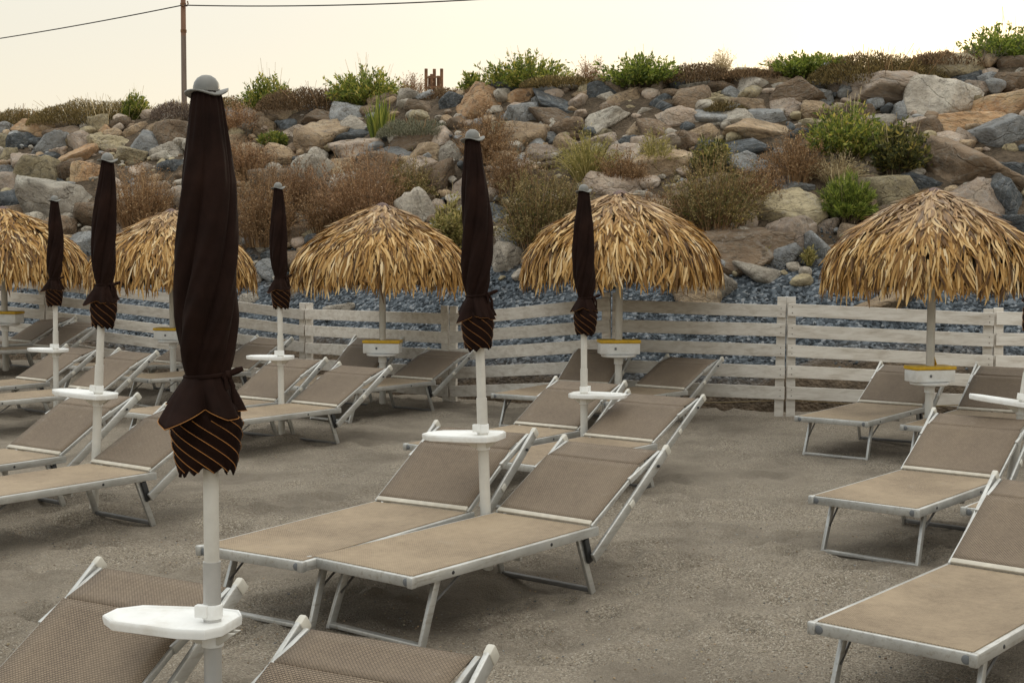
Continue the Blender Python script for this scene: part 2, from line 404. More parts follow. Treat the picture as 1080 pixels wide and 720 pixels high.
def grid_mesh(xs, ys, zf):
    X, Y = np.meshgrid(xs, ys)
    Z = zf(X, Y)
    V = np.stack([X, Y, Z], -1).reshape(-1, 3)
    nx, ny = len(xs), len(ys)
    i = (np.arange(ny - 1)[:, None] * nx + np.arange(nx - 1)[None, :]).ravel()
    F = np.stack([i, i + 1, i + 1 + nx, i + nx], -1)
    return V, F

rs = np.random.RandomState(11)
def sand_z(X, Y):
    Z = ground_z(X, Y).copy()
    near = (np.abs(X) < 14) & (Y > 2) & (Y < 20)
    Z += near * (vnoise(X * 1.1, Y * 1.1) * .04 + vnoise(X * 3.1 + 9, Y * 3.1) * .026 + vnoise(X * 8 + 3, Y * 8) * .018)
    # footprints and scuffs
    for k in range(1100):
        y0 = 2.8 + 14 * rs.rand() ** 1.25; x0 = (rs.rand() - .5) * 1.05 * y0
        a = rs.rand() * PI; la, lb = .09 + .07 * rs.rand(), .045 + .03 * rs.rand(); dp = .010 + .032 * rs.rand()
        m = (np.abs(X - x0) < .4) & (np.abs(Y - y0) < .4)
        dx = X[m] - x0; dy = Y[m] - y0
        q = ((dx * math.cos(a) + dy * math.sin(a)) / la) ** 2 + ((-dx * math.sin(a) + dy * math.cos(a)) / lb) ** 2
        Z[m] += dp * (-np.exp(-q) + .55 * np.exp(-(np.sqrt(q) - 1.7) ** 2 * 2.2))
    for (px, py) in ((-.965, 4.2), (-.13, 7.0), (.56, 10.2), (-2.13, 12.2), (-2.8, 8.8), (-4.8, 13.9), (3.23, 8.6), (3.63, 11.5), (1.12, 13.95), (-1.5, 14.9), (-4.1, 16), (-6.62, 17.3)):
        q = np.hypot(X - px, Y - py); Z += (.05 * np.exp(-(q / .16) ** 2) - .018 * np.exp(-((q - .33) / .12) ** 2)) * (1 + vnoise(X * 9, Y * 9))
    # wind-blown lip in the open area
    for (ax, ay, bx, by, hgt) in ((.2, 6.4, 1.9, 6.0, .018), (.6, 7.3, 1.7, 7.6, .02), (-2.3, 5.6, -.9, 6.9, .02), (1.0, 8.6, 3.0, 9.2, .02)):
        L = math.hypot(bx - ax, by - ay); ux, uy = (bx - ax) / L, (by - ay) / L
        s = (X - ax) * ux + (Y - ay) * uy; n = -(X - ax) * uy + (Y - ay) * ux + .15 * vnoise(X * 2, Y * 2)
        Z += hgt * np.exp(-np.clip(np.abs(s - L / 2) - L / 2, 0, 9) ** 2 * 20) * (np.exp(-(n / .10) ** 2) - .8 * np.exp(-((n + .14) / .09) ** 2))
    return Z - .012 * near
xs = np.concatenate([[-500, -200, -80, -40, -24], np.arange(-13, -6, .25), np.arange(-6, 6.5, .05), np.arange(6.5, 11, .25), [14, 24, 40, 80, 200, 500]])
ys = np.concatenate([[-500, -120, -40, -12, -4, 0, 1.5], np.arange(2.4, 10, .045), np.arange(10, 21, .12), [24, 32]])
V, F = grid_mesh(xs, ys, sand_z)
g = mesh_obj('sand_ground', V, F, M['sand'], smooth=True); tag(g, 'coarse grey brown beach sand with footprints', 'sand', kind='structure')

xs = np.concatenate([[-400, -150, -60, -40, -28], np.arange(-20, 13, .16), [16, 22, 30, 60, 150, 400]])
ds = np.concatenate([[-.35, -.12], np.arange(0, 7.6, .13), [8, 9, 10.5, 13, 18, 30, 60, 140, 400]])
X = np.repeat(xs[None, :], len(ds), 0); D = np.repeat(ds[:, None], len(xs), 1)
Y = toe(X) + D / .9
Z = bank_z(X, np.maximum(Y, toe(X)))
Z = np.where(D < 0, -.3, Z) + (D > .1) * (D < 12) * (vnoise(X * 1.3, Y * 1.3) * .22 + vnoise(X * 4, Y * 4) * .09)
gm = np.clip((2.35 + .55 * vnoise(X * .9, Y * .5) * 2 - D) / .45, 0, 1) * np.clip((D - .35 - .5 * vnoise(X * .8 + 5, Y * .8)) / .3, 0, 1)
V = np.stack([X, Y, Z], -1).reshape(-1, 3)
nx, ny = len(xs), len(ds)
i = (np.arange(ny - 1)[:, None] * nx + np.arange(nx - 1)[None, :]).ravel()
b = mesh_obj('bank_terrain', V, np.stack([i, i + 1, i + 1 + nx, i + nx], -1), M['bank'], smooth=True)
a = b.data.attributes.new('gravel', 'FLOAT', 'POINT'); a.data.foreach_set('value', gm.astype(np.float32).ravel())
tag(b, 'steep bank of gravel below and brown soil above behind the fence', 'bank', kind='structure')

# ------------------------------------------------------------------ rocks
def ico(sub):
    bm = bmesh.new(); bmesh.ops.create_icosphere(bm, subdivisions=sub, radius=1)
    V = np.array([v.co[:] for v in bm.verts]); F = np.array([[v.index for v in f.verts] for f in bm.faces]); bm.free()
    return V / np.linalg.norm(V, axis=1)[:, None], F
ICO4, ICO3, ICO1 = ico(5), ico(4), ico(1)
def rock_mesh(seed, sphere, name, mat):
    r = np.random.RandomState(seed); D, F = sphere
    k = r.randint(6, 10)
    N = r.randn(k, 3); N /= np.linalg.norm(N, axis=1)[:, None]
    N = np.concatenate([N, [[0, 0, 1], [0, 0, -1]] + r.randn(2, 3) * .25]); N /= np.linalg.norm(N, axis=1)[:, None]
    dist = r.uniform(.52, 1.0, len(N))
    dot = np.clip(D @ N.T, .02, None) / dist
    rad = (dot ** 90).sum(1) ** (-1 / 90.)
    rad = np.minimum(rad, 1.32)
    o = r.rand(3) * 50
    nz = np.array([mnoise.fractal(Vector(d * 1.5 + o), 1.0, 2.1, 5) for d in D])
    nz2 = np.array([mnoise.noise(Vector(d * 5.5 + o)) for d in D])
    nz3 = np.array([mnoise.noise(Vector(d * 2.7 - o)) for d in D])
    P = D * (rad * (1 + .07 * nz + .028 * nz2 + .07 * np.abs(nz3)))[:, None]
    ext = P.max(0) - P.min(0); P = (P - (P.max(0) + P.min(0)) / 2) / ext
    me = bpy.data.meshes.new(name); o_ = mesh_obj(name, P, F, mat, smooth=True)
    bpy.data.meshes.remove(me)
    return o_
ROCKS = """-10.19|27.30|4.22|0.31|0.16|g|small grey stone at the crest, above leftmost straw parasol
-9.65|27.08|4.23|0.66|0.17|d|medium dark grey slab at the crest, behind far left closed parasol
-9.77|27.12|4.23|0.19|0.14|l|small pale grey stone at the crest, behind far left closed parasol
-9.21|26.92|4.24|0.21|0.19|d|small dark grey stone at the crest, behind far left closed parasol
-8.82|26.78|4.25|0.61|0.34|g|medium grey rock at the crest, behind far left closed parasol
-8.28|26.26|4.28|0.28|0.30|g|small grey stone at the crest, behind leaning closed parasol
-8.01|25.94|4.15|0.41|0.35|y|small olive tan stone high up, behind leaning closed parasol
-9.42|26.48|4.16|0.91|0.40|o|large orange tan slab at the crest, behind far left closed parasol
-8.63|25.90|4.00|0.92|0.35|b|large brown slab high up, behind far left closed parasol
-10.09|26.82|4.19|0.46|0.27|g|small grey rock at the crest, above leftmost straw parasol
-9.96|26.20|3.87|0.28|0.28|y|third-left of 4 small olive tan stones high up, above leftmost straw parasol
-9.52|25.98|3.85|0.45|0.32|d|small dark grey rock high up, above leftmost straw parasol
-9.21|25.94|3.90|0.28|0.20|d|left of two small dark grey stones high up, behind far left closed parasol
-8.85|25.46|3.71|0.80|0.38|g|large grey boulder high up, behind far left closed parasol
-8.13|25.36|3.79|0.60|0.36|p|medium pinkish rock high up, behind leaning closed parasol
-7.80|25.72|4.06|0.24|0.24|o|small orange tan stone high up, behind leaning closed parasol
-7.50|25.14|3.78|0.81|0.45|y|large olive tan boulder high up, behind leaning closed parasol
-7.55|25.86|4.18|0.35|0.20|b|small brown stone high up, behind leaning closed parasol
-7.33|26.34|4.28|0.53|0.34|g|medium grey rock at the crest, above straw parasol second from left
-7.19|25.50|4.04|0.38|0.22|t|small tan stone high up, above straw parasol second from left
-6.73|25.40|4.06|0.58|0.25|t|medium tan slab high up, above straw parasol second from left
-6.80|24.76|3.68|0.60|0.42|g|medium grey rock high up, above straw parasol second from left
-6.32|24.98|3.89|0.55|0.45|b|medium brown rock high up, above straw parasol second from left
-6.21|24.38|3.56|0.54|0.31|l|medium pale grey rock high up, above straw parasol second from left
-6.07|23.76|3.22|0.42|0.34|d|small dark grey rock midway up, above straw parasol second from left
-7.03|24.54|3.51|0.56|0.25|y|medium olive tan slab high up, above straw parasol second from left
-8.12|24.82|3.49|0.71|0.34|o|medium orange tan slab high up, behind far left closed parasol
-8.69|24.98|3.46|0.37|0.23|d|right of two small dark grey stones high up, behind far left closed parasol
-8.54|25.20|3.62|0.27|0.20|p|small pinkish stone high up, behind far left closed parasol
-9.60|25.38|3.49|0.36|0.36|y|rightmost of 4 small olive tan stones high up, above leftmost straw parasol
-9.14|24.96|3.35|0.53|0.34|p|medium pinkish rock high up, above leftmost straw parasol
-9.40|24.70|3.15|0.26|0.32|g|small grey stone midway up, above leftmost straw parasol
-8.51|24.22|3.06|0.76|0.50|y|large olive tan boulder midway up, behind far left closed parasol
-7.97|24.18|3.14|0.45|0.36|b|small brown rock midway up, behind far left closed parasol
-7.62|23.96|3.07|0.44|0.43|o|small orange tan rock midway up, behind leaning closed parasol
-9.06|24.20|2.93|0.55|0.40|p|medium pinkish rock midway up, above leftmost straw parasol
-8.70|23.62|2.67|0.91|0.42|d|large dark grey slab midway up, above leftmost straw parasol
-7.73|23.12|2.56|1.32|0.76|l|huge pale grey boulder midway up, behind far left closed parasol
-7.08|22.50|2.30|0.48|0.42|b|medium brown rock low down, behind leaning closed parasol
-8.81|23.46|2.55|0.30|0.15|p|small pinkish stone midway up, above leftmost straw parasol
-6.18|26.04|4.30|0.33|0.37|l|left of two small pale grey stones at the crest, behind foremost closed parasol
-5.61|25.14|4.11|0.47|0.47|g|small grey rock high up, behind foremost closed parasol
-5.39|25.80|4.32|0.24|0.20|l|right of two small pale grey stones at the crest, behind foremost closed parasol
-4.97|25.64|4.33|0.46|0.24|d|small dark grey rock at the crest, behind closed parasol right of foremost one
-5.26|25.28|4.27|0.27|0.34|g|small grey stone at the crest, behind foremost closed parasol
-4.96|25.18|4.28|0.47|0.27|p|small pinkish rock at the crest, behind closed parasol right of foremost one
-4.30|24.88|4.27|0.92|0.37|t|large tan slab at the crest, behind closed parasol right of foremost one
-4.95|24.70|4.01|0.53|0.28|l|medium pale grey rock high up, behind foremost closed parasol
-3.40|24.16|4.13|0.86|0.36|b|large brown slab high up, above straw parasol third from left
-2.90|23.92|4.18|0.58|0.32|g|medium grey rock at the crest, above straw parasol third from left
-2.75|23.42|3.94|0.50|0.25|l|medium pale grey rock high up, above straw parasol third from left
-2.74|23.02|3.71|0.49|0.21|d|medium dark grey slab high up, above straw parasol third from left
-3.36|23.34|3.66|0.77|0.52|t|large tan boulder high up, above straw parasol third from left
-4.62|23.68|3.49|0.37|0.32|t|small tan stone high up, behind closed parasol right of foremost one
-2.61|22.46|3.42|0.77|0.34|p|large pinkish slab high up, above straw parasol third from left
-3.23|22.16|3.00|0.57|0.46|l|left of two medium pale grey rocks midway up, above straw parasol third from left
-3.16|21.36|2.55|0.43|0.34|b|left of three medium brown rocks midway up, above straw parasol third from left
-3.35|20.92|2.21|0.39|0.22|l|small pale grey rock low down, behind closed parasol right of foremost one
-3.32|20.56|2.00|0.44|0.29|b|right of three medium brown rocks low down, behind closed parasol right of foremost one
-2.97|20.32|1.99|0.32|0.23|y|small olive tan stone low down, above straw parasol third from left
-3.98|20.70|1.86|0.38|0.22|g|small grey rock low down, behind closed parasol right of foremost one
-3.33|21.62|2.65|0.46|0.28|b|right of two medium brown rocks midway up, behind closed parasol right of foremost one
-1.34|19.64|2.25|0.59|0.56|l|medium pale grey rock low down, just left of middle closed parasol
-1.83|23.46|4.35|0.44|0.28|l|small pale grey rock at the crest, just left of middle closed parasol
-1.46|23.66|4.40|0.37|0.17|d|small dark grey slab at the crest, just left of middle closed parasol
-1.46|22.96|4.20|0.62|0.23|b|medium brown slab at the crest, just left of middle closed parasol
-1.01|22.74|4.25|0.28|0.28|d|small dark grey stone at the crest, behind middle closed parasol
-0.50|22.24|4.15|0.67|0.54|o|medium orange tan rock at the crest, behind middle closed parasol
-0.06|22.40|4.41|0.48|0.21|d|medium dark grey slab at the crest, behind middle closed parasol
0.16|22.00|4.24|0.41|0.27|o|small orange tan rock at the crest, just right of middle closed parasol
0.17|21.38|3.88|0.41|0.38|g|medium grey rock high up, just right of middle closed parasol
-1.60|21.96|3.55|0.63|0.25|b|medium brown slab high up, just left of middle closed parasol
-1.89|21.84|3.36|0.59|0.20|g|medium grey slab high up, just left of middle closed parasol
-1.16|21.74|3.60|0.33|0.28|p|small pinkish stone high up, just left of middle closed parasol
-1.35|21.40|3.32|0.43|0.26|t|medium tan rock high up, just left of middle closed parasol
-2.11|22.40|3.59|0.26|0.21|d|small dark grey stone high up, just left of middle closed parasol
0.23|20.64|3.46|0.59|0.40|t|medium tan rock high up, just right of middle closed parasol
-0.03|20.28|3.15|0.43|0.20|t|medium tan slab midway up, behind middle closed parasol
-1.34|20.94|3.04|0.36|0.28|p|right of two small pinkish rocks midway up, just left of middle closed parasol
-1.18|20.44|2.82|0.53|0.42|b|right of two medium brown rocks midway up, just left of middle closed parasol
0.64|21.04|3.82|0.69|0.27|b|large brown slab high up, just right of middle closed parasol
0.62|21.88|4.32|0.41|0.20|g|small grey rock at the crest, just right of middle closed parasol
0.73|21.48|4.10|0.86|0.29|d|large dark grey slab at the crest, just right of middle closed parasol
1.46|21.46|4.27|0.37|0.26|d|small dark grey rock at the crest, above straw parasol fourth from left
1.82|21.06|4.12|0.45|0.29|t|medium tan rock at the crest, above straw parasol fourth from left
1.67|21.44|4.31|0.31|0.17|b|left of two small brown stones at the crest, above straw parasol fourth from left
2.52|20.92|4.15|0.42|0.22|b|left of two medium brown rocks at the crest, right of straw parasol fourth from left
2.80|20.60|4.01|0.47|0.37|b|right of two medium brown rocks at the crest, right of straw parasol fourth from left
3.05|20.54|4.00|0.32|0.25|y|small olive tan stone at the crest, right of straw parasol fourth from left
1.37|20.56|3.71|0.82|0.37|l|large pale grey slab high up, above straw parasol fourth from left
2.00|20.60|3.87|0.47|0.19|l|medium pale grey slab high up, above straw parasol fourth from left
2.50|20.18|3.71|0.58|0.30|p|medium pinkish rock high up, right of straw parasol fourth from left
3.01|20.04|3.70|0.49|0.30|g|medium grey rock high up, right of straw parasol fourth from left
2.19|19.02|2.95|0.87|0.43|t|large tan boulder midway up, right of straw parasol fourth from left
1.66|19.50|3.14|0.38|0.29|p|medium pinkish rock midway up, above straw parasol fourth from left
1.46|18.72|2.61|0.70|0.32|p|large pinkish slab midway up, above straw parasol fourth from left
2.49|18.08|2.42|0.85|0.54|b|large brown boulder midway up, right of straw parasol fourth from left
1.69|19.82|3.34|0.24|0.21|d|small dark grey stone high up, above straw parasol fourth from left
2.23|19.90|3.50|0.60|0.24|b|medium brown slab high up, above straw parasol fourth from left
2.96|19.22|3.19|0.44|0.18|d|medium dark grey slab midway up, right of straw parasol fourth from left
3.69|20.80|4.25|0.53|0.34|l|medium pale grey rock at the crest, left of rightmost straw parasol
4.21|20.88|4.36|0.54|0.16|t|medium tan slab at the crest, left of rightmost straw parasol
4.30|20.38|4.07|0.64|0.33|b|large brown boulder at the crest, left of rightmost straw parasol
4.91|20.92|4.47|0.66|0.34|g|large grey boulder at the crest, above rightmost straw parasol's left half
4.86|20.64|4.29|0.16|0.12|l|small pale grey stone at the crest, above rightmost straw parasol's left half
4.97|20.48|4.21|0.22|0.26|p|small pinkish stone at the crest, above rightmost straw parasol's left half
4.69|20.32|4.08|0.28|0.23|g|left of two small grey stones at the crest, above rightmost straw parasol's left half
4.57|19.94|3.83|0.40|0.21|t|left of two medium tan rocks high up, above rightmost straw parasol's left half
3.21|20.54|4.03|0.56|0.28|y|medium olive tan rock at the crest, right of straw parasol fourth from left
3.25|19.94|3.67|0.57|0.26|l|medium pale grey slab high up, right of straw parasol fourth from left
3.77|19.92|3.72|0.46|0.24|g|medium grey rock high up, left of rightmost straw parasol
3.61|19.52|3.45|0.75|0.29|t|large tan slab high up, left of rightmost straw parasol
3.21|19.16|3.19|0.77|0.22|d|large dark grey slab midway up, right of straw parasol fourth from left
3.32|18.72|2.93|0.91|0.31|g|large grey slab midway up, left of rightmost straw parasol
5.77|20.14|4.11|1.35|0.49|p|huge pinkish slab at the crest, above rightmost straw parasol's left half
6.73|20.54|4.49|0.79|0.38|y|large olive tan boulder at the crest, above rightmost straw parasol's right half
6.93|20.26|4.34|0.58|0.22|d|medium dark grey slab at the crest, above rightmost straw parasol's right half
7.19|20.10|4.28|0.30|0.22|g|small grey stone at the crest, above rightmost straw parasol's right half
6.30|19.64|3.87|0.79|0.56|l|large pale grey boulder high up, above rightmost straw parasol's right half
5.70|19.64|3.79|0.27|0.25|g|small grey stone high up, above rightmost straw parasol's left half
6.95|19.90|4.12|0.31|0.26|p|small pinkish stone at the crest, above rightmost straw parasol's right half
6.56|19.48|3.81|0.26|0.15|t|left of two small tan stones high up, above rightmost straw parasol's right half
6.76|19.50|3.85|0.17|0.26|y|small olive tan stone high up, above rightmost straw parasol's right half
7.16|19.38|3.83|0.75|0.32|o|right of two large orange tan flat rocks high up, above rightmost straw parasol's right half
7.49|19.88|4.19|0.51|0.33|b|right of two medium brown rocks at the crest, above rightmost straw parasol's right half
7.67|20.40|4.55|0.44|0.23|b|left of two medium brown rocks at the crest, above rightmost straw parasol's right half
7.65|20.20|4.42|0.26|0.13|l|small pale grey stone at the crest, above rightmost straw parasol's right half
6.57|19.10|3.58|1.01|0.29|o|left of two large orange tan flat rocks high up, above rightmost straw parasol's right half
5.91|19.04|3.45|0.35|0.23|b|small brown rock high up, above rightmost straw parasol's right half
6.03|18.70|3.25|0.48|0.28|p|medium pinkish rock high up, above rightmost straw parasol's right half
6.82|18.66|3.34|0.72|0.35|g|large grey boulder high up, above rightmost straw parasol's right half
6.39|18.78|3.35|0.25|0.17|p|small pinkish stone high up, above rightmost straw parasol's right half
6.25|17.96|2.82|1.64|0.62|b|huge brown slab midway up, above rightmost straw parasol's right half
3.55|17.62|2.27|0.98|0.50|y|huge olive tan boulder low down, left of rightmost straw parasol
3.58|17.08|1.93|0.49|0.37|p|medium pinkish rock low down, left of rightmost straw parasol
2.96|16.86|1.71|1.04|0.51|b|huge brown boulder low down, left of rightmost straw parasol
3.35|16.68|1.64|0.36|0.31|g|medium grey rock low down, left of rightmost straw parasol
3.03|16.46|1.46|0.47|0.20|l|medium pale grey slab low down, left of rightmost straw parasol
3.84|18.12|2.61|0.47|0.18|g|medium grey slab midway up, left of rightmost straw parasol
4.08|17.22|2.08|0.25|0.20|p|small pinkish stone low down, above rightmost straw parasol's left half
3.85|16.78|1.77|0.31|0.29|g|small grey rock low down, above rightmost straw parasol's left half
5.01|17.72|2.51|0.58|0.43|y|large olive tan boulder midway up, above rightmost straw parasol's left half
5.28|18.08|2.77|0.26|0.17|y|small olive tan stone midway up, above rightmost straw parasol's left half
2.50|16.26|1.24|0.39|0.29|l|right of two medium pale grey rocks low down, right of straw parasol fourth from left
4.36|15.66|1.10|0.81|0.22|t|large tan slab low down, above rightmost straw parasol's left half
5.48|17.80|2.62|0.41|0.23|d|left of three medium dark grey rocks midway up, above rightmost straw parasol's right half
5.91|17.24|2.32|0.79|0.47|p|large pinkish boulder low down, above rightmost straw parasol's right half
6.40|17.22|2.37|0.52|0.52|d|right of three medium dark grey rocks midway up, above rightmost straw parasol's right half
6.29|16.74|2.05|0.43|0.24|d|medium dark grey rock low down, above rightmost straw parasol's right half
6.59|17.84|2.79|0.51|0.25|d|middle of three medium dark grey rocks midway up, above rightmost straw parasol's right half
0.03|18.30|1.96|0.37|0.31|l|right of two medium pale grey rocks low down, behind middle closed parasol
-0.06|17.74|1.57|0.41|0.38|l|left of two medium pale grey rocks low down, behind middle closed parasol
0.06|18.04|1.80|0.31|0.31|g|small grey rock low down, just right of middle closed parasol
2.30|16.32|1.25|0.56|0.27|t|large tan boulder low down, right of straw parasol fourth from left
-3.75|19.30|1.06|0.30|0.18|l|small pale grey stone low down, behind closed parasol right of foremost one
-2.35|18.26|0.94|0.39|0.16|l|medium pale grey slab low down, above straw parasol third from left
2.23|19.62|3.33|0.42|0.20|p|medium pinkish slab high up, right of straw parasol fourth from left
0.86|20.22|3.38|0.38|0.20|t|small tan rock high up, above straw parasol fourth from left
0.50|20.12|3.22|0.43|0.23|p|medium pinkish rock midway up, just right of middle closed parasol
1.06|18.60|2.44|0.53|0.27|b|medium brown rock midway up, above straw parasol fourth from left
-1.62|20.78|2.82|0.45|0.30|p|medium pinkish rock midway up, just left of middle closed parasol
-2.14|21.58|3.10|0.55|0.31|b|right of three medium brown rocks midway up, above straw parasol third from left
-3.98|22.40|2.90|0.58|0.38|b|left of two medium brown rocks midway up, behind closed parasol right of foremost one
-3.94|23.16|3.37|0.50|0.30|t|medium tan rock high up, behind closed parasol right of foremost one
-5.16|24.28|3.71|0.45|0.31|t|small tan rock high up, behind foremost closed parasol
-4.96|22.88|2.93|0.46|0.39|b|right of two medium brown rocks midway up, behind foremost closed parasol
-6.23|23.06|2.78|0.56|0.40|b|medium brown rock midway up, above straw parasol second from left
-6.63|22.74|2.51|0.55|0.42|l|medium pale grey rock midway up, behind leaning closed parasol
-5.67|22.44|2.51|0.48|0.38|p|medium pinkish rock midway up, above straw parasol second from left
-5.56|23.76|3.31|0.51|0.41|l|medium pale grey rock midway up, behind foremost closed parasol
-5.22|22.24|2.49|0.48|0.48|b|left of two medium brown rocks midway up, behind foremost closed parasol
-4.58|21.46|2.16|0.49|0.40|g|medium grey rock low down, behind foremost closed parasol
-3.99|21.56|2.40|0.55|0.40|b|left of three medium brown rocks low down, behind closed parasol right of foremost one
-2.44|20.84|2.52|0.60|0.36|b|middle of three medium brown rocks midway up, above straw parasol third from left
-2.75|21.48|2.78|0.52|0.34|l|right of two medium pale grey rocks midway up, above straw parasol third from left
-1.88|20.30|2.43|0.49|0.35|b|left of two medium brown rocks midway up, just left of middle closed parasol
-0.60|21.10|3.44|0.45|0.30|b|medium brown rock high up, behind middle closed parasol
-0.63|19.76|2.62|0.45|0.34|p|medium pinkish rock midway up, behind middle closed parasol
-0.47|18.84|2.11|0.43|0.32|b|right of two medium brown rocks low down, behind middle closed parasol
0.27|19.32|2.67|0.55|0.33|b|medium brown rock midway up, just right of middle closed parasol
0.66|18.66|2.37|0.45|0.29|l|medium pale grey rock low down, just right of middle closed parasol
0.39|18.36|2.10|0.47|0.29|b|medium brown rock low down, just right of middle closed parasol
4.89|19.18|3.40|0.55|0.33|t|right of two medium tan rocks high up, above rightmost straw parasol's left half
5.15|18.88|3.25|0.49|0.30|b|right of two medium brown rocks high up, above rightmost straw parasol's left half
4.50|18.66|3.04|0.48|0.27|l|medium pale grey rock midway up, above rightmost straw parasol's left half
4.84|18.42|2.93|0.45|0.26|p|medium pinkish rock midway up, above rightmost straw parasol's left half
4.08|18.88|3.12|0.40|0.24|b|medium brown rock midway up, left of rightmost straw parasol
4.11|18.40|2.83|0.39|0.21|t|medium tan rock midway up, left of rightmost straw parasol
3.03|18.16|2.55|0.52|0.31|b|medium brown rock midway up, right of straw parasol fourth from left
2.87|17.56|2.15|0.50|0.28|p|medium pinkish rock low down, right of straw parasol fourth from left
4.54|17.48|2.30|0.37|0.25|b|left of two medium brown rocks low down, above rightmost straw parasol's left half
5.66|18.34|2.98|0.34|0.24|l|small pale grey rock midway up, above rightmost straw parasol's right half
5.31|17.38|2.33|0.50|0.27|l|medium pale grey rock low down, above rightmost straw parasol's right half
5.52|16.84|2.00|0.48|0.31|t|medium tan rock low down, above rightmost straw parasol's right half
5.93|16.48|1.82|0.47|0.28|b|medium brown rock low down, above rightmost straw parasol's right half
5.44|16.22|1.59|0.51|0.30|l|large pale grey boulder low down, above rightmost straw parasol's right half
5.91|15.94|1.48|0.46|0.30|p|medium pinkish rock low down, above rightmost straw parasol's right half
4.44|16.86|1.89|0.43|0.29|b|right of two medium brown rocks low down, above rightmost straw parasol's left half
4.18|16.26|1.47|0.46|0.28|l|medium pale grey rock low down, above rightmost straw parasol's left half
2.04|17.90|2.22|0.51|0.31|t|medium tan rock low down, right of straw parasol fourth from left
1.86|17.44|1.89|0.50|0.32|p|medium pinkish rock low down, above straw parasol fourth from left
1.28|17.96|2.09|0.56|0.33|b|large brown boulder low down, above straw parasol fourth from left
-1.15|18.96|1.91|0.49|0.33|g|medium grey rock low down, just left of middle closed parasol
-1.67|19.56|2.06|0.50|0.34|b|medium brown rock low down, just left of middle closed parasol
-2.20|19.94|2.07|0.51|0.31|p|medium pinkish rock low down, above straw parasol third from left
-2.74|19.74|1.71|0.48|0.31|l|medium pale grey rock low down, above straw parasol third from left
-3.25|19.84|1.58|0.48|0.28|b|middle of three medium brown rocks low down, behind closed parasol right of foremost one
-3.53|19.78|1.44|0.42|0.25|g|medium grey rock low down, behind closed parasol right of foremost one
-4.44|20.42|1.57|0.50|0.35|l|medium pale grey rock low down, behind foremost closed parasol
-4.92|20.92|1.76|0.51|0.36|b|medium brown rock low down, behind foremost closed parasol
-5.78|21.66|2.02|0.53|0.37|l|medium pale grey rock low down, above straw parasol second from left
-6.50|21.74|1.94|0.56|0.40|p|medium pinkish rock low down, behind leaning closed parasol
-6.89|21.74|1.87|0.53|0.34|g|medium grey rock low down, behind leaning closed parasol
-7.64|22.36|2.11|0.54|0.35|b|medium brown rock low down, behind far left closed parasol
-8.27|22.78|2.25|0.55|0.36|l|medium pale grey rock low down, behind far left closed parasol
-8.73|22.94|2.26|0.49|0.36|b|medium brown rock low down, above leftmost straw parasol
-6.15|21.04|1.57|0.45|0.30|t|medium tan rock low down, behind leaning closed parasol
-4.92|20.30|1.36|0.43|0.26|p|medium pinkish rock low down, behind foremost closed parasol
-0.85|18.24|1.59|0.39|0.26|b|left of two medium brown rocks low down, behind middle closed parasol
-0.45|18.14|1.68|0.36|0.26|p|medium pinkish rock low down, behind middle closed parasol
0.63|17.68|1.75|0.38|0.25|t|medium tan rock low down, just right of middle closed parasol
0.94|17.68|1.84|0.38|0.28|b|right of two medium brown rocks low down, above straw parasol fourth from left
-4.53|24.60|4.05|0.42|0.26|t|small tan rock high up, behind closed parasol right of foremost one
-3.91|23.98|3.86|0.45|0.24|p|small pinkish rock high up, behind closed parasol right of foremost one
0.56|22.48|4.44|0.39|0.16|b|small brown slab at the crest, just right of middle closed parasol
1.01|21.88|4.41|0.41|0.17|l|small pale grey slab at the crest, above straw parasol fourth from left
1.22|21.50|4.24|0.37|0.18|t|small tan rock at the crest, above straw parasol fourth from left
2.25|21.24|4.30|0.39|0.17|p|small pinkish slab at the crest, above straw parasol fourth from left
2.02|21.14|4.20|0.33|0.18|b|right of two small brown stones at the crest, above straw parasol fourth from left
2.91|21.08|4.31|0.42|0.18|l|medium pale grey slab at the crest, right of straw parasol fourth from left
3.26|20.94|4.28|0.36|0.18|b|small brown rock at the crest, right of straw parasol fourth from left
3.44|20.68|4.14|0.32|0.21|g|small grey stone at the crest, right of straw parasol fourth from left
3.60|20.32|3.95|0.46|0.23|t|medium tan rock high up, left of rightmost straw parasol
4.13|20.14|3.91|0.37|0.22|p|small pinkish rock high up, left of rightmost straw parasol
2.80|19.72|3.47|0.42|0.21|t|medium tan rock high up, right of straw parasol fourth from left
2.49|19.54|3.32|0.47|0.22|b|medium brown slab high up, right of straw parasol fourth from left
1.28|20.00|3.35|0.46|0.23|p|medium pinkish rock high up, above straw parasol fourth from left
0.88|20.62|3.63|0.38|0.21|b|small brown rock high up, above straw parasol fourth from left
5.10|19.74|3.78|0.42|0.21|b|left of two medium brown rocks high up, above rightmost straw parasol's left half
5.30|19.44|3.61|0.39|0.21|l|medium pale grey rock high up, above rightmost straw parasol's left half
5.72|19.22|3.54|0.33|0.19|p|small pinkish rock high up, above rightmost straw parasol's right half
0.59|20.56|3.52|0.20|0.15|g|small grey stone high up, just right of middle closed parasol
0.54|19.72|2.99|0.32|0.16|b|small brown rock midway up, just right of middle closed parasol
-4.41|22.36|2.76|0.24|0.15|y|small olive tan stone midway up, behind closed parasol right of foremost one
-5.77|22.10|2.29|0.24|0.16|p|small pinkish stone low down, above straw parasol second from left
-0.19|18.26|1.84|0.17|0.14|b|small brown stone low down, behind middle closed parasol
-9.95|25.56|3.51|0.33|0.24|y|second-left of 4 small olive tan stones high up, above leftmost straw parasol
-5.48|21.70|2.10|0.15|0.15|y|small olive tan stone low down, above straw parasol second from left
-2.79|22.16|3.18|0.37|0.24|t|small tan rock midway up, above straw parasol third from left
1.28|19.28|2.91|0.37|0.24|d|medium dark grey rock midway up, above straw parasol fourth from left
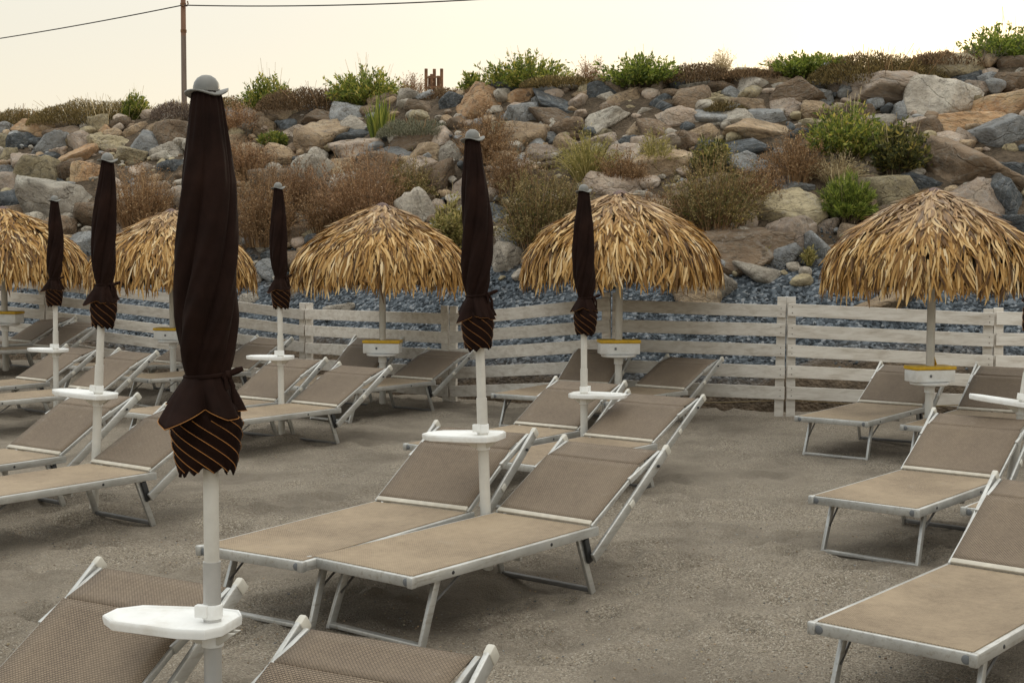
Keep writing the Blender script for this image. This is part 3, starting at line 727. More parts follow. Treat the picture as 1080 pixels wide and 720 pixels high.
-0.17|21.24|3.69|0.32|0.20|y|small olive tan stone high up, behind middle closed parasol
-7.47|21.84|1.83|0.44|0.27|t|medium tan rock low down, behind far left closed parasol
-8.73|22.48|1.99|0.33|0.19|b|small brown stone low down, above leftmost straw parasol
-6.64|26.16|4.29|0.40|0.26|g|small grey stone at the crest, above straw parasol second from left
1.90|20.10|3.55|0.26|0.20|t|small tan stone high up, above straw parasol fourth from left
4.50|19.24|3.39|0.42|0.24|d|medium dark grey rock high up, above rightmost straw parasol's left half
2.19|17.14|1.76|0.39|0.26|l|left of two medium pale grey rocks low down, right of straw parasol fourth from left
4.73|17.28|2.20|0.28|0.19|b|small brown rock low down, above rightmost straw parasol's left half
1.93|19.68|3.31|0.31|0.22|p|small pinkish stone high up, above straw parasol fourth from left
7.49|19.22|3.79|0.29|0.21|t|right of two small tan stones high up, above rightmost straw parasol's right half
-0.27|19.44|2.55|0.31|0.21|p|small pinkish rock midway up, behind middle closed parasol
-7.93|22.10|1.91|0.38|0.21|p|small pinkish rock low down, behind far left closed parasol
-5.18|23.70|3.37|0.37|0.19|b|small brown rock midway up, behind foremost closed parasol
-1.04|19.64|2.38|0.22|0.18|p|small pinkish stone low down, just left of middle closed parasol
-6.97|23.48|2.90|0.35|0.24|p|small pinkish stone midway up, behind leaning closed parasol
1.63|18.08|2.25|0.23|0.18|y|small olive tan stone low down, above straw parasol fourth from left
6.04|16.78|2.04|0.21|0.19|b|small brown stone low down, above rightmost straw parasol's right half
-10.24|26.32|3.87|0.35|0.22|y|leftmost of 4 small olive tan stones high up, above leftmost straw parasol
-2.08|19.42|1.79|0.42|0.22|y|medium olive tan rock low down, above straw parasol third from left
5.20|20.44|4.22|0.31|0.26|g|right of two small grey stones at the crest, above rightmost straw parasol's left half
-0.92|21.08|3.30|0.32|0.28|l|right of two small pale grey stones high up, behind middle closed parasol
1.43|18.30|2.35|0.26|0.23|b|small brown stone low down, above straw parasol fourth from left
-2.47|23.74|4.24|0.33|0.22|t|small tan stone at the crest, above straw parasol third from left
-0.55|20.50|3.09|0.33|0.20|b|left of two small brown rocks midway up, behind middle closed parasol
-4.51|20.82|1.79|0.29|0.16|g|small grey stone low down, behind foremost closed parasol
1.64|17.80|2.07|0.20|0.17|g|small grey stone low down, above straw parasol fourth from left
-0.15|19.70|2.76|0.32|0.21|b|right of two small brown rocks midway up, behind middle closed parasol
-6.64|23.96|3.23|0.37|0.19|p|small pinkish stone midway up, above straw parasol second from left
0.91|18.24|2.17|0.42|0.21|b|left of two medium brown rocks low down, above straw parasol fourth from left
0.13|18.88|2.35|0.43|0.25|y|medium olive tan rock low down, just right of middle closed parasol
-5.63|24.60|3.79|0.22|0.18|p|small pinkish stone high up, behind foremost closed parasol
-0.15|18.92|2.27|0.32|0.23|d|small dark grey rock low down, behind middle closed parasol
0.17|19.88|2.98|0.31|0.18|p|small pinkish stone midway up, just right of middle closed parasol
-7.92|26.50|4.27|0.25|0.21|l|small pale grey stone at the crest, behind leaning closed parasol
-0.64|18.60|1.89|0.34|0.22|l|small pale grey rock low down, behind middle closed parasol
4.86|16.84|1.92|0.29|0.22|y|small olive tan rock low down, above rightmost straw parasol's left half
2.44|17.60|2.10|0.22|0.15|d|small dark grey stone low down, right of straw parasol fourth from left
-2.42|19.72|1.84|0.25|0.20|t|small tan stone low down, above straw parasol third from left
-1.04|22.06|3.84|0.24|0.16|l|left of two small pale grey stones high up, behind middle closed parasol
4.69|16.80|1.88|0.17|0.14|b|small brown stone low down, above rightmost straw parasol's left half
4.16|19.28|3.38|0.34|0.21|d|small dark grey rock high up, left of rightmost straw parasol
-1.63|21.20|3.08|0.38|0.21|p|left of two small pinkish rocks midway up, just left of middle closed parasol
1.40|20.24|3.53|0.19|0.15|y|small olive tan stone high up, above straw parasol fourth from left
3.36|18.22|2.62|0.23|0.15|y|small olive tan stone midway up, left of rightmost straw parasol"""
rr = random.Random(3)
NAME = dict(g='grey_rock', d='dark_rock', l='pale_rock', p='pinkish_rock', t='tan_rock', o='orange_rock', b='brown_rock', y='buff_rock')
rock_pts = []
protos = {}
for idx, row in enumerate(ROCKS.strip().split('\n')):
    x, y, z, w, h, c, lab = row.split('|'); x, y, z, w, h = map(float, (x, y, z, w, h))
    rock_pts.append((x, y, w, h))
    if w > .5:
        o = rock_mesh(100 + idx, ICO4 if w > .8 else ICO3, 'rock', M['rock_' + c])
    else:                                   # small stones share a few shapes
        key = (c, idx % 4)
        if key not in protos:
            o = protos[key] = rock_mesh(900 + len(protos), ICO3, 'rock', M['rock_' + c])
        else:
            o = protos[key].copy(); COLL.objects.link(o)
    o.name = 'rock'
    dep = (w * .55 + h * .55) * rr.uniform(.9, 1.1)
    flip = rr.choice((0, PI))
    k_ = 1.0 if w < .8 else .84
    o.scale = (w * 1.44 * k_, dep * 1.45 * k_, h * 1.64 * k_)
    o.rotation_euler = (R(rr.uniform(-18, 8)), R(rr.uniform(-17, 17)), R(-22 if x < 0 else -10) + R(rr.uniform(-10, 10)) + flip)
    o.location = (x, y + dep * .10, z - .02)
    tag(o, lab, 'rock', 'riprap rocks on the bank')

# loose stones between the boulders, and pieces of the gravel itself: nobody could count these
def scatter_stones(name, pts, mats, seed, flat=.7):
    r = np.random.RandomState(seed); D, F = ICO1
    VV = []; FF = []; MI = []
    for i, (x, y, z, s) in enumerate(pts):
        P = D * r.uniform(.75, 1.25, (len(D), 1)) * np.array([1, r.uniform(.7, 1), r.uniform(.5, .85) * flat / .7]) * s
        a = r.rand() * 6.28; ca, sa = math.cos(a), math.sin(a)
        P = np.stack([P[:, 0] * ca - P[:, 1] * sa, P[:, 0] * sa + P[:, 1] * ca, P[:, 2]], 1) + (x, y, z)
        VV.append(P); FF.append(F + i * len(D)); MI += [r.randint(len(mats))] * len(F)
    return mesh_obj(name, np.concatenate(VV), np.concatenate(FF), mats, midx=MI)
ICO2 = ico(3)
def chunk_shapes(n, seed):
    out = []
    for q in range(n):
        r = np.random.RandomState(seed + q); D, F_ = ICO2
        N = r.randn(8, 3); N /= np.linalg.norm(N, axis=1)[:, None]
        rad = (((D @ N.T).clip(.02) / r.uniform(.55, 1, 8)) ** 60).sum(1) ** (-1 / 60.)
        out.append((D * np.minimum(rad, 1.2)[:, None] * r.uniform(.95, 1.05, (len(D), 1)), F_))
    return out
r = np.random.RandomState(21); RP = np.array(rock_pts); shapes = chunk_shapes(12, 70)
VV = []; FF = []; MI = []; nv = 0; placed = []
for k in range(12000):
    x = r.uniform(-16, 13); d = 1.7 + 5.6 * r.rand(); y = float(toe(x)) + d / .9
    if abs(x) > y * .66: continue
    s = .04 + .10 * r.rand() ** 1.8
    if abs(x) > y * .41: s = .12 + .26 * r.rand() ** 1.4
    if d > 5.2: s *= 1.3
    if (np.hypot((RP[:, 0] - x) / (RP[:, 2] * .5 + s * .25), (RP[:, 1] - y) / (RP[:, 3] * .55 + s * .25)) < .95).any(): continue
    if placed and (np.hypot(np.array(placed)[:, 0] - x, np.array(placed)[:, 1] - y) < (np.array(placed)[:, 2] + s) * .75).any(): continue
    placed.append((x, y, s))
    D, F_ = shapes[r.randint(12)]
    a = r.rand() * 6.28; ca, sa = math.cos(a), math.sin(a)
    P = D * np.array([1.25, .95, .85]) * s
    P = np.stack([P[:, 0] * ca - P[:, 1] * sa, P[:, 0] * sa + P[:, 1] * ca, P[:, 2]], 1) + (x, y, float(bank_z(x, y)) + s * .35)
    VV.append(P); FF.append(F_ + nv); nv += len(D); MI += [r.randint(8)] * len(F_)
    if len(placed) > 1700: break
o = mesh_obj('bank_rubble', np.concatenate(VV), np.concatenate(FF), [M['rock_' + c] for c in 'glptybdl'], midx=MI, smooth=True)
tag(o, 'loose smaller stones wedged between the boulders of the bank', 'rubble', kind='stuff')
pts = []
for k in range(9000):
    x = r.uniform(-9, 7.5); d = .45 + 2.2 * r.rand(); y = float(toe(x)) + d / .9
    if abs(x) > y * .43: continue
    pts.append((x, y, float(bank_z(x, y)) + .02, .010 + .020 * r.rand() ** 2))
o = scatter_stones('gravel_stones', pts, [M['gravel_a'], M['gravel_a'], M['gravel_b'], M['gravel_a'], M['gravel_b'], M['gravel_a']], 6); tag(o, 'blue grey gravel stones on the lower bank behind the fence', 'gravel', kind='stuff')
pts = []
for k in range(1400):
    y = 2.9 + 9 * r.rand() ** 1.6; x = (r.rand() - .5) * .9 * y
    pts.append((x, y, gz(x, y) + .003, .002 + .006 * r.rand() ** 3))
for k in range(7000):
    y = 2.9 + 5.5 * r.rand() ** 1.5; x = (r.rand() - .5) * .9 * y
    pts.append((x, y, gz(x, y) - .004, .0025 + .0045 * r.rand() ** 2))
o = scatter_stones('beach_pebbles', pts, [M['rock_t'], M['rock_b'], M['rock_g'], M['rock_b'], M['rock_y'], M['rock_d']], 8, .55); tag(o, 'tiny pebbles and shell bits lying on the sand', 'pebbles', kind='stuff')

# ------------------------------------------------------------------ plants
def strips(P, W, up=None):
    """P: (n, k, 3) centre lines, W: (n, k) half widths -> ribbon verts / quads; each ribbon is its own island"""
    n, k, _ = P.shape
    T = np.gradient(P, axis=1)
    rnd_ = np.random.RandomState(n).randn(n, 1, 3) if up is None else up
    S = np.cross(T, rnd_); S /= np.linalg.norm(S, axis=2)[..., None] + 1e-9
    A = P - S * W[..., None]; B = P + S * W[..., None]
    V = np.stack([A, B], 2).reshape(-1, 3)
    base = (np.arange(n)[:, None] * k + np.arange(k - 1)[None, :]).ravel() * 2
    F = np.stack([base, base + 1, base + 3, base + 2], -1)
    return V, F
def leaves(C, Dr, L, Wd, r):
    """diamond leaves at C along Dr"""
    n = len(C); Dr = Dr / (np.linalg.norm(Dr, axis=1)[:, None] + 1e-9)
    S = np.cross(Dr, r.randn(n, 3)); S /= np.linalg.norm(S, axis=1)[:, None] + 1e-9
    L = np.asarray(L).reshape(-1, 1); Wd = np.asarray(Wd).reshape(-1, 1)
    V = np.stack([C, C + Dr * L * .45 + S * Wd, C + Dr * L, C + Dr * L * .45 - S * Wd], 1).reshape(-1, 3)
    F = np.arange(4 * n).reshape(n, 4)
    return V, F
def stems(r, n, w, h, spread=1.0, k=5, base=.25, droop=.15, hmin=.45):
    a = r.rand(n) * 2 * PI; q = np.sqrt(r.rand(n))
    hh = h * (hmin + (1 - hmin) * r.rand(n)) * (1 - .35 * q ** 2)
    b = np.stack([np.cos(a) * q * w * .5 * base, np.sin(a) * q * w * .5 * base, -.05 + 0 * a], 1)
    e = np.stack([np.cos(a) * q * w * .5 * spread, np.sin(a) * q * w * .5 * spread, hh], 1)
    e[:, :2] += r.randn(n, 2) * w * .05
    t = np.linspace(0, 1, k)[None, :, None]
    P = b[:, None] * (1 - t) + e[:, None] * t
    P[..., :2] = b[:, None, :2] + (e - b)[:, None, :2] * (t ** (1.35))
    P[..., 2] -= (droop * q * h)[:, None] * (t[..., 0] ** 3)
    P += r.randn(n, k, 3) * np.array([.012, .012, .006]) * t
    return P
def on_stems(P, m, r, lo=.3, hi=1.0):
    n, k, _ = P.shape
    i = np.repeat(np.arange(n), m); u = (lo + (hi - lo) * r.rand(n * m)) * (k - 1)
    j = np.minimum(u.astype(int), k - 2); f = (u - j)[:, None]
    C = P[i, j] * (1 - f) + P[i, j + 1] * f; T = P[i, j + 1] - P[i, j]
    return C, T / (np.linalg.norm(T, axis=1)[:, None] + 1e-9)
def plant(kind, colr, loc, w, h, label, seed):
    r = np.random.RandomState(seed)
    nm = dict(mat='scrub_mound', leafy='leafy_bush', reed='reed_clump', dry='dry_bush', feather='feathery_shrub', grass='grass_tuft', needle='needle_shrub', sprout='green_sprout')[kind]
    t = empty(nm, loc, r.rand() * .6)
    tag(t, label, 'shrub' if kind not in ('grass', 'reed', 'sprout') else 'plant', 'plants on the bank')
    area = max(w * h, .04)
    if kind == 'mat':
        n = int(15000 * w * max(h, .35)) + 900
        a = r.rand(n) * 2 * PI; q = r.rand(n) ** .5; u = r.rand(n) ** .6
        prof = np.sqrt(np.clip(1 - q ** 2.4, 0, 1))
        x = np.cos(a) * q * w * .52; y = np.sin(a) * q * min(w * .5, .55)
        bumpy = 1 + .35 * vnoise(x * 2.3 + seed, y * 2.3) + .3 * vnoise(x * 8 + seed, y * 8)
        C = np.stack([x, y, prof * u * h * .95 * bumpy - .05], 1)
        Dr = np.stack([np.cos(a) * .5 * q, np.sin(a) * .5 * q, 0 * a + .8], 1) + r.randn(n, 3) * .35
        V, F = leaves(C, Dr, .025 + .04 * r.rand(n), .004 + .006 * r.rand(n), r)
        mesh_obj('foliage', V, F, M['mat_' + colr] if colr != 'sage' else M['leaf_sage'], t)
        P = stems(r, int(40 * w) + 12, w * .9, h * 1.25, 1, 4, .7, 0, .6)
        V, F = strips(P, np.full(P.shape[:2], .0035)); mesh_obj('stem', V, F, M['dry_straw' if r.rand() < .5 else 'dry_brown'], t)
        return t
    if kind in ('leafy', 'needle'):
        dens = 1.0
        ns = int(60 + 150 * area); P = stems(r, ns, w, h, 1, 6, .35, .12, .35)
        V, F = strips(P, np.linspace(.006, .002, 6)[None] * np.ones((ns, 1))); mesh_obj('stem', V, F, M['stem'], t)
        m = 34 if kind == 'leafy' else 90
        C, T = on_stems(P, m, r, .25, 1.02)
        n = len(C)
        if kind == 'leafy':
            C = C + r.randn(n, 3) * .016; Dr = T * .6 + r.randn(n, 3) * .6 + np.array([0, 0, .3]); L = .045 + .055 * r.rand(n); W = .009 + .012 * r.rand(n)
        else:
            C = C + r.randn(n, 3) * .012; Dr = T * 1.2 + r.randn(n, 3) * .45; L = .05 + .05 * r.rand(n); W = .0035 + .003 * r.rand(n)
        V, F = leaves(C, Dr, L, W, r); mesh_obj('foliage', V, F, M['leaf_' + colr], t)
        # a few bare dry shoots standing above the leaves
        if h > .5:
            P = stems(r, int(8 + 10 * w), w * .8, h * 1.32, 1, 5, .5, 0, .75)
            V, F = strips(P, np.full(P.shape[:2], .0028)); mesh_obj('dry_shoot', V, F, M['dry_straw'], t)
    elif kind == 'feather':
        w, h = w * .98, h * 1.0; ns = int(230 * area) + 50; P = stems(r, ns, w, h * 1.05, 1.0, 6, .5, .16, .3)
        V, F = strips(P, np.linspace(.0042, .0018, 6)[None] * np.ones((ns, 1))); mesh_obj('stem', V, F, M['dry_brown'], t)
        # fine side twigs
        C, T = on_stems(P, 5, r, .25, 1); n = len(C)
        Dr = T + r.randn(n, 3) * .55; Dr /= np.linalg.norm(Dr, axis=1)[:, None]
        Lw = (.06 + .12 * r.rand(n))[:, None, None]; tt = np.linspace(0, 1, 3)[None, :, None]
        Q = C[:, None] + Dr[:, None] * Lw * tt + np.array([0, 0, .03]) * tt ** 2
        V, F = strips(Q, np.full(Q.shape[:2], .0016)); mesh_obj('twig', V, F, M['dry_' + colr], t)
        C2, T2 = on_stems(Q, 5, r, .3, 1); n = len(C2)
        V, F = leaves(C2 + r.randn(n, 3) * .01, T2 * .5 + r.randn(n, 3) * .7, .016 + .026 * r.rand(n), .004 + .006 * r.rand(n), r)
        mesh_obj('foliage', V, F, M['dry_' + colr], t)
        if colr == 'olive':
            C3, T3 = on_stems(P, 5, r, .1, .8); n = len(C3)
            V, F = leaves(C3 + r.randn(n, 3) * .03, T3 + r.randn(n, 3) * .8, .03 + .03 * r.rand(n), .007 + .006 * r.rand(n), r); mesh_obj('green_leaf', V, F, M['leaf_dark'], t)
    elif kind == 'dry':
        ns = int(40 + 60 * area); P = stems(r, ns, w, h, 1, 6, .25, .05, .5)
        mk = 'dry_' + colr
        V, F = strips(P, np.linspace(.005, .0018, 6)[None] * np.ones((ns, 1))); mesh_obj('stem', V, F, M[mk], t)
        C, T = on_stems(P, 8, r, .4, 1); n = len(C); Dr = T + r.randn(n, 3) * .6
        tt = np.linspace(0, 1, 3)[None, :, None]; Q = C[:, None] + Dr[:, None] * (.04 + .08 * r.rand(n))[:, None, None] * tt
        V, F = strips(Q, np.full(Q.shape[:2], .0018)); mesh_obj('twig', V, F, M[mk], t)
        if colr != 'grey':
            C2, T2 = on_stems(Q, 3, r, .5, 1); n = len(C2); V, F = leaves(C2, T2 + r.randn(n, 3), .015 + .02 * r.rand(n), .004 + .004 * r.rand(n), r); mesh_obj('seed_head', V, F, M[mk], t)
    else:   # grass, reed, sprout
        ns = {'grass': int(420 * area) + 60, 'reed': 150, 'sprout': 14}[kind]
        P = stems(r, ns, w, h * (1.05 if kind != 'grass' else 1.1), 1, 6, .35 if kind != 'reed' else .6, .25 if kind == 'grass' else .05, .4)
        wd = {'grass': .0045, 'reed': .013, 'sprout': .012}[kind]
        V, F = strips(P, wd * np.array([.8, 1, .95, .75, .5, .12])[None] * np.ones((ns, 1)))
        mesh_obj('blade', V, F, M['leaf_' + colr] if colr != 'straw' else M['dry_straw'], t)
        if kind == 'grass':
            C, T = on_stems(P, 6, r, .5, 1); n = len(C)
            V, F = leaves(C + r.randn(n, 3) * .012, T + r.randn(n, 3) * .5, .03 + .03 * r.rand(n), .004 + .004 * r.rand(n), r); mesh_obj('foliage', V, F, M['leaf_' + colr] if colr != 'straw' else M['dry_straw'], t)
    return t
PLANTS = """0.00|19.32|2.58|0.88|0.76|feather|brown|dry brown shrub to the right of the middle closed parasol, upper part of the slope
0.77|18.14|2.08|0.83|0.72|feather|olive|olive brown shrub left of the peak of the fourth straw parasol
1.54|18.80|2.68|0.73|0.53|feather|brown|low dry shrub just above the peak of the fourth straw parasol
-3.36|21.26|2.41|0.82|0.90|feather|red|reddish dry shrub between two broad brown shrubs left of the third straw parasol
-2.82|20.30|2.04|0.81|0.78|feather|brown|dry brown shrub low on the slope just left of the third straw parasol peak
-1.49|20.14|2.49|0.78|0.77|feather|olive|olive dry shrub right of the third straw parasol peak
-4.89|22.04|2.44|0.79|0.97|feather|brown|dry shrub hidden behind the foremost closed parasol
3.23|17.86|2.37|0.79|0.58|feather|brown|low dry brown shrub above the big grey-brown boulder
-5.03|24.66|3.96|0.88|0.59|feather|red|reddish dry shrub high on the slope right of the foremost parasol cap
-5.48|25.82|4.32|1.11|0.47|mat|olive|short olive scrub mound right behind the foremost closed parasol cap
-1.16|23.48|4.40|0.84|0.24|mat|brown|low brown scrub strip beside the rusty bars
0.93|21.96|4.45|1.41|0.20|mat|olive|low olive scrub strip between the rounded bush and the bright green bush
3.74|21.14|4.46|1.06|0.21|mat|brown|low brown scrub left of the low bright green crest bush
6.73|20.70|4.58|1.33|0.29|mat|brown|brown heathy mound left of the tall bush at the right end of the crest
-8.08|26.54|4.26|2.46|0.57|mat|olive|long low olive brown scrub mound on the left part of the crest
-10.03|27.24|4.22|1.36|0.51|mat|olive|flat brown scrub at the far left end of the crest
-6.46|25.76|4.31|0.81|0.40|mat|grey|grey-brown scrub on the crest beside the wooden pole
-7.36|26.34|4.28|0.49|0.72|leafy|green|small green tuft on the crest left of the wooden pole
-4.60|25.50|4.33|0.91|0.92|leafy|green|green bush with upright twigs on the crest right of the wooden pole
-3.44|24.96|4.35|2.32|0.51|mat|brown|wide dark brown scrub mound below the green crest bushes
-2.63|24.46|4.37|1.33|0.87|leafy|green|leafy green bush on the crest left of the rusty bars
-2.21|22.60|3.67|0.58|0.82|reed|green|tall green reedy clump below the crest near the rusty bars
-1.76|23.86|4.39|0.44|0.60|dry|red|thin dry bush on the crest just left of the rusty bars
-0.65|23.14|4.41|0.43|0.48|leafy|green|little green shrub on the crest right of the rusty bars
-0.16|22.84|4.42|1.14|0.31|mat|brown|low brown scrub under the round green crest bush
0.27|22.62|4.43|1.42|0.76|leafy|green|rounded yellow-green bush on the crest above the middle closed parasol
1.26|21.72|4.39|0.50|0.52|dry|red|sparse reddish dry bush between two green crest bushes
2.06|21.42|4.38|1.19|0.57|leafy|bright|bright green bush on the crest above the fourth straw parasol
2.93|21.26|4.42|0.97|0.33|mat|brown|brown scrub on the crest right of the bright green bush
3.33|21.20|4.44|0.33|0.53|dry|straw|tall pale dry stalks on the crest in the gap between bushes
4.63|20.98|4.47|1.20|0.44|leafy|bright|bright green low bush on the crest above the grey domed rock
4.15|21.10|4.49|0.33|0.29|dry|red|small dry reddish bush left of the low bright green crest bush
5.65|20.48|4.29|1.96|0.54|mat|olive|long olive brown heathy mound along the right part of the crest
7.61|20.84|4.58|1.13|0.81|leafy|bright|tall bright green bush at the right end of the crest
7.23|20.54|4.56|0.79|0.37|dry|grey|grey leafless twiggy bush under the rightmost green crest bush
-6.11|22.00|2.16|1.35|1.18|feather|brown|wide dry brown feathery shrub above the second straw parasol
-3.79|20.60|1.87|1.29|1.46|feather|brown|tall dry brown feathery shrub behind the far closed parasol
-4.52|22.90|3.05|0.98|0.74|feather|red|reddish dry feathery shrub right of the foremost closed parasol
-4.21|23.74|3.64|0.51|0.23|leafy|green|small green patch of leaves among reddish dry shrubs
-2.17|20.10|2.18|1.67|1.28|feather|red|broad reddish brown feathery shrub above the third straw parasol
-0.41|20.48|3.14|0.88|0.89|feather|brown|dry brown shrub directly behind the middle closed parasol cap
-0.82|18.52|1.77|0.61|0.81|leafy|lime|light green leafy shrub left of the middle closed parasol
0.36|17.92|1.82|1.23|1.27|feather|olive|large olive brown shrub between the two middle closed parasols
1.09|19.18|2.80|1.15|0.78|grass|lime|pale yellow-green grassy shrub above the fourth straw parasol
2.03|19.04|2.93|0.57|0.62|grass|lime|small yellow-green grassy tuft on the rocks halfway up
1.95|17.52|1.96|0.83|0.62|feather|brown|dry brown shrub touching the top right of the fourth straw parasol
2.61|17.46|2.04|1.40|1.13|feather|olive|large brown and olive shrub right of the fourth straw parasol
2.76|18.68|2.83|0.53|0.55|leafy|dark|dark green shrub with yellowish tips beside flat slab
3.83|18.24|2.70|0.86|0.72|feather|brown|dry brown shrub left of the biggest green bush on the slope
4.62|18.60|3.01|1.17|0.84|leafy|green|biggest green bush on the slope, above the rightmost straw parasol
5.24|18.18|2.82|0.81|0.74|leafy|dark|dark olive bush joined to the right of the biggest green bush
4.39|18.18|2.72|0.99|0.41|grass|straw|pale dry grass clump under the biggest green bush
4.33|17.30|2.16|0.67|0.64|needle|bright|bright green dense needle-leaved tuft left of the rightmost straw parasol
3.19|16.68|1.62|0.12|0.31|sprout|lime|single small green sprout in front of the brown boulder
3.68|16.58|1.62|0.21|0.21|grass|lime|small yellow-green tuft at the edge of the gravel
-1.53|22.10|3.66|1.36|0.31|mat|sage|low grey-green mat plant below the reedy clump
3.23|20.26|3.87|0.67|0.17|mat|olive|flat olive moss-like mat on the rocks near the dry stalks
6.38|17.08|2.27|0.10|0.12|sprout|lime|tiny yellow-green sprout on the dark boulder at right edge"""
for idx, row in enumerate(PLANTS.strip().split('\n')):
    x, y, z, w, h, kd, cl, lab = row.split('|'); x, y, z, w, h = map(float, (x, y, z, w, h))
    crest = z > 4.2
    if crest and kd == 'leafy': h *= .92; w *= 1.15
    if kd == 'mat' and crest: h = h * .95; w *= 1.15
    plant(kd, cl, (x, y - (.12 if kd in ('feather', 'leafy', 'grass', 'needle') else 0), z), w, h, lab, 40 + idx)
# ------------------------------------------------------------------ fence
fence = empty('plank_fence', (2.9, 14.0, 0)); tag(fence, 'whitewashed fence of five horizontal planks on posts at the foot of the bank', 'fence')
inv = Vector((2.9, 14.0, 0))
FP = [(7.28,13.40,1.078,.211),(4.99,13.70,1.104,.216),(2.90,14.00,1.181,.217),(1.09,14.50,1.225,.223),(-.73,15.45,1.018,.209),(-2.64,16.95,1.001,.209),(-4.50,17.90,1.167,.212),(-6.50,18.50,1.354,.211),(-8.58,19.0,1.501,.210)]
fr = random.Random(5)
PROTR = [.05, .05, .075, .07, .10, .09, .06, .06, .06]
for i, (x, y, zt, p) in enumerate(FP):
    tz = zt + PROTR[i]; bz = gz(x, y) - .25
    prev = FP[max(i - 1, 0)]; nxt = FP[min(i + 1, len(FP) - 1)]
    a = math.atan2(nxt[1] - prev[1], nxt[0] - prev[0])
    for s in (-1, 1):                       # each panel ends on its own upright, so posts stand in pairs
        off = Vector((math.cos(a), math.sin(a), 0)) * (.056 * s)
        m = MB(); m.box(Vector((x, y + .035, (tz + bz) / 2)) + off - inv, (.095, .04, tz - bz + fr.uniform(-.02, .01)), Matrix.Rotation(a, 3, 'Z') @ Matrix.Rotation(R(fr.uniform(-1.2, 1.2)), 3, 'Y'))
        m.build('post', M['fence'], fence, bevel=.004)
for i in range(len(FP) - 1):
    (x0, y0, z0, p0), (x1, y1, z1, p1) = FP[i], FP[i + 1]
    if i in (3,): z1 += 0.0
    a = math.atan2(y1 - y0, x1 - x0); u = Vector((math.cos(a), math.sin(a), 0))
    for k in range(5):
        A = Vector((x0, y0, z0 - p0 * (k + .29))) + u * .012; B = Vector((x1, y1, z1 - p1 * (k + .29))) - u * .012
        A.z += fr.uniform(-.010, .010); B.z += fr.uniform(-.010, .010)
        nrm = Vector((u.y, -u.x, 0));  nrm = nrm if nrm.y < 0 else -nrm
        A += nrm * .012 - inv; B += nrm * .012 - inv
        m = MB(); m.bar(A, B, .022, .134 * fr.uniform(.95, 1.04), nrm)
        pl = m.build('plank', M['fence'], fence, bevel=.003)
        if i not in (1, 2): continue          # only the nearest panels are close enough to show their nails
        for Q, s in ((A, 1), (B, -1)):
            for dz in (-.03, .032):
                c = Q + u * (.045 * s) + nrm * .012 + Vector((0, 0, dz))
                nl = MB(); nl.tube([c - nrm * .002, c + nrm * .0025], .0055, 6); nl.build('nail', M['nail'], pl)

m = MB(); P = []
for k in range(20):
    u_ = k / 19; P.append((1.09 + (4.95 - 1.09) * u_, 14.42 - .80 * u_ + .0, .16 - .04 * math.sin(u_ * PI * 2) ** 2))
m.tube(P, .006, 5); o = m.build('rope', M['dry_straw'], smooth=True); tag(o, 'thin pale rope stretched low along the foot of the fence', 'rope')

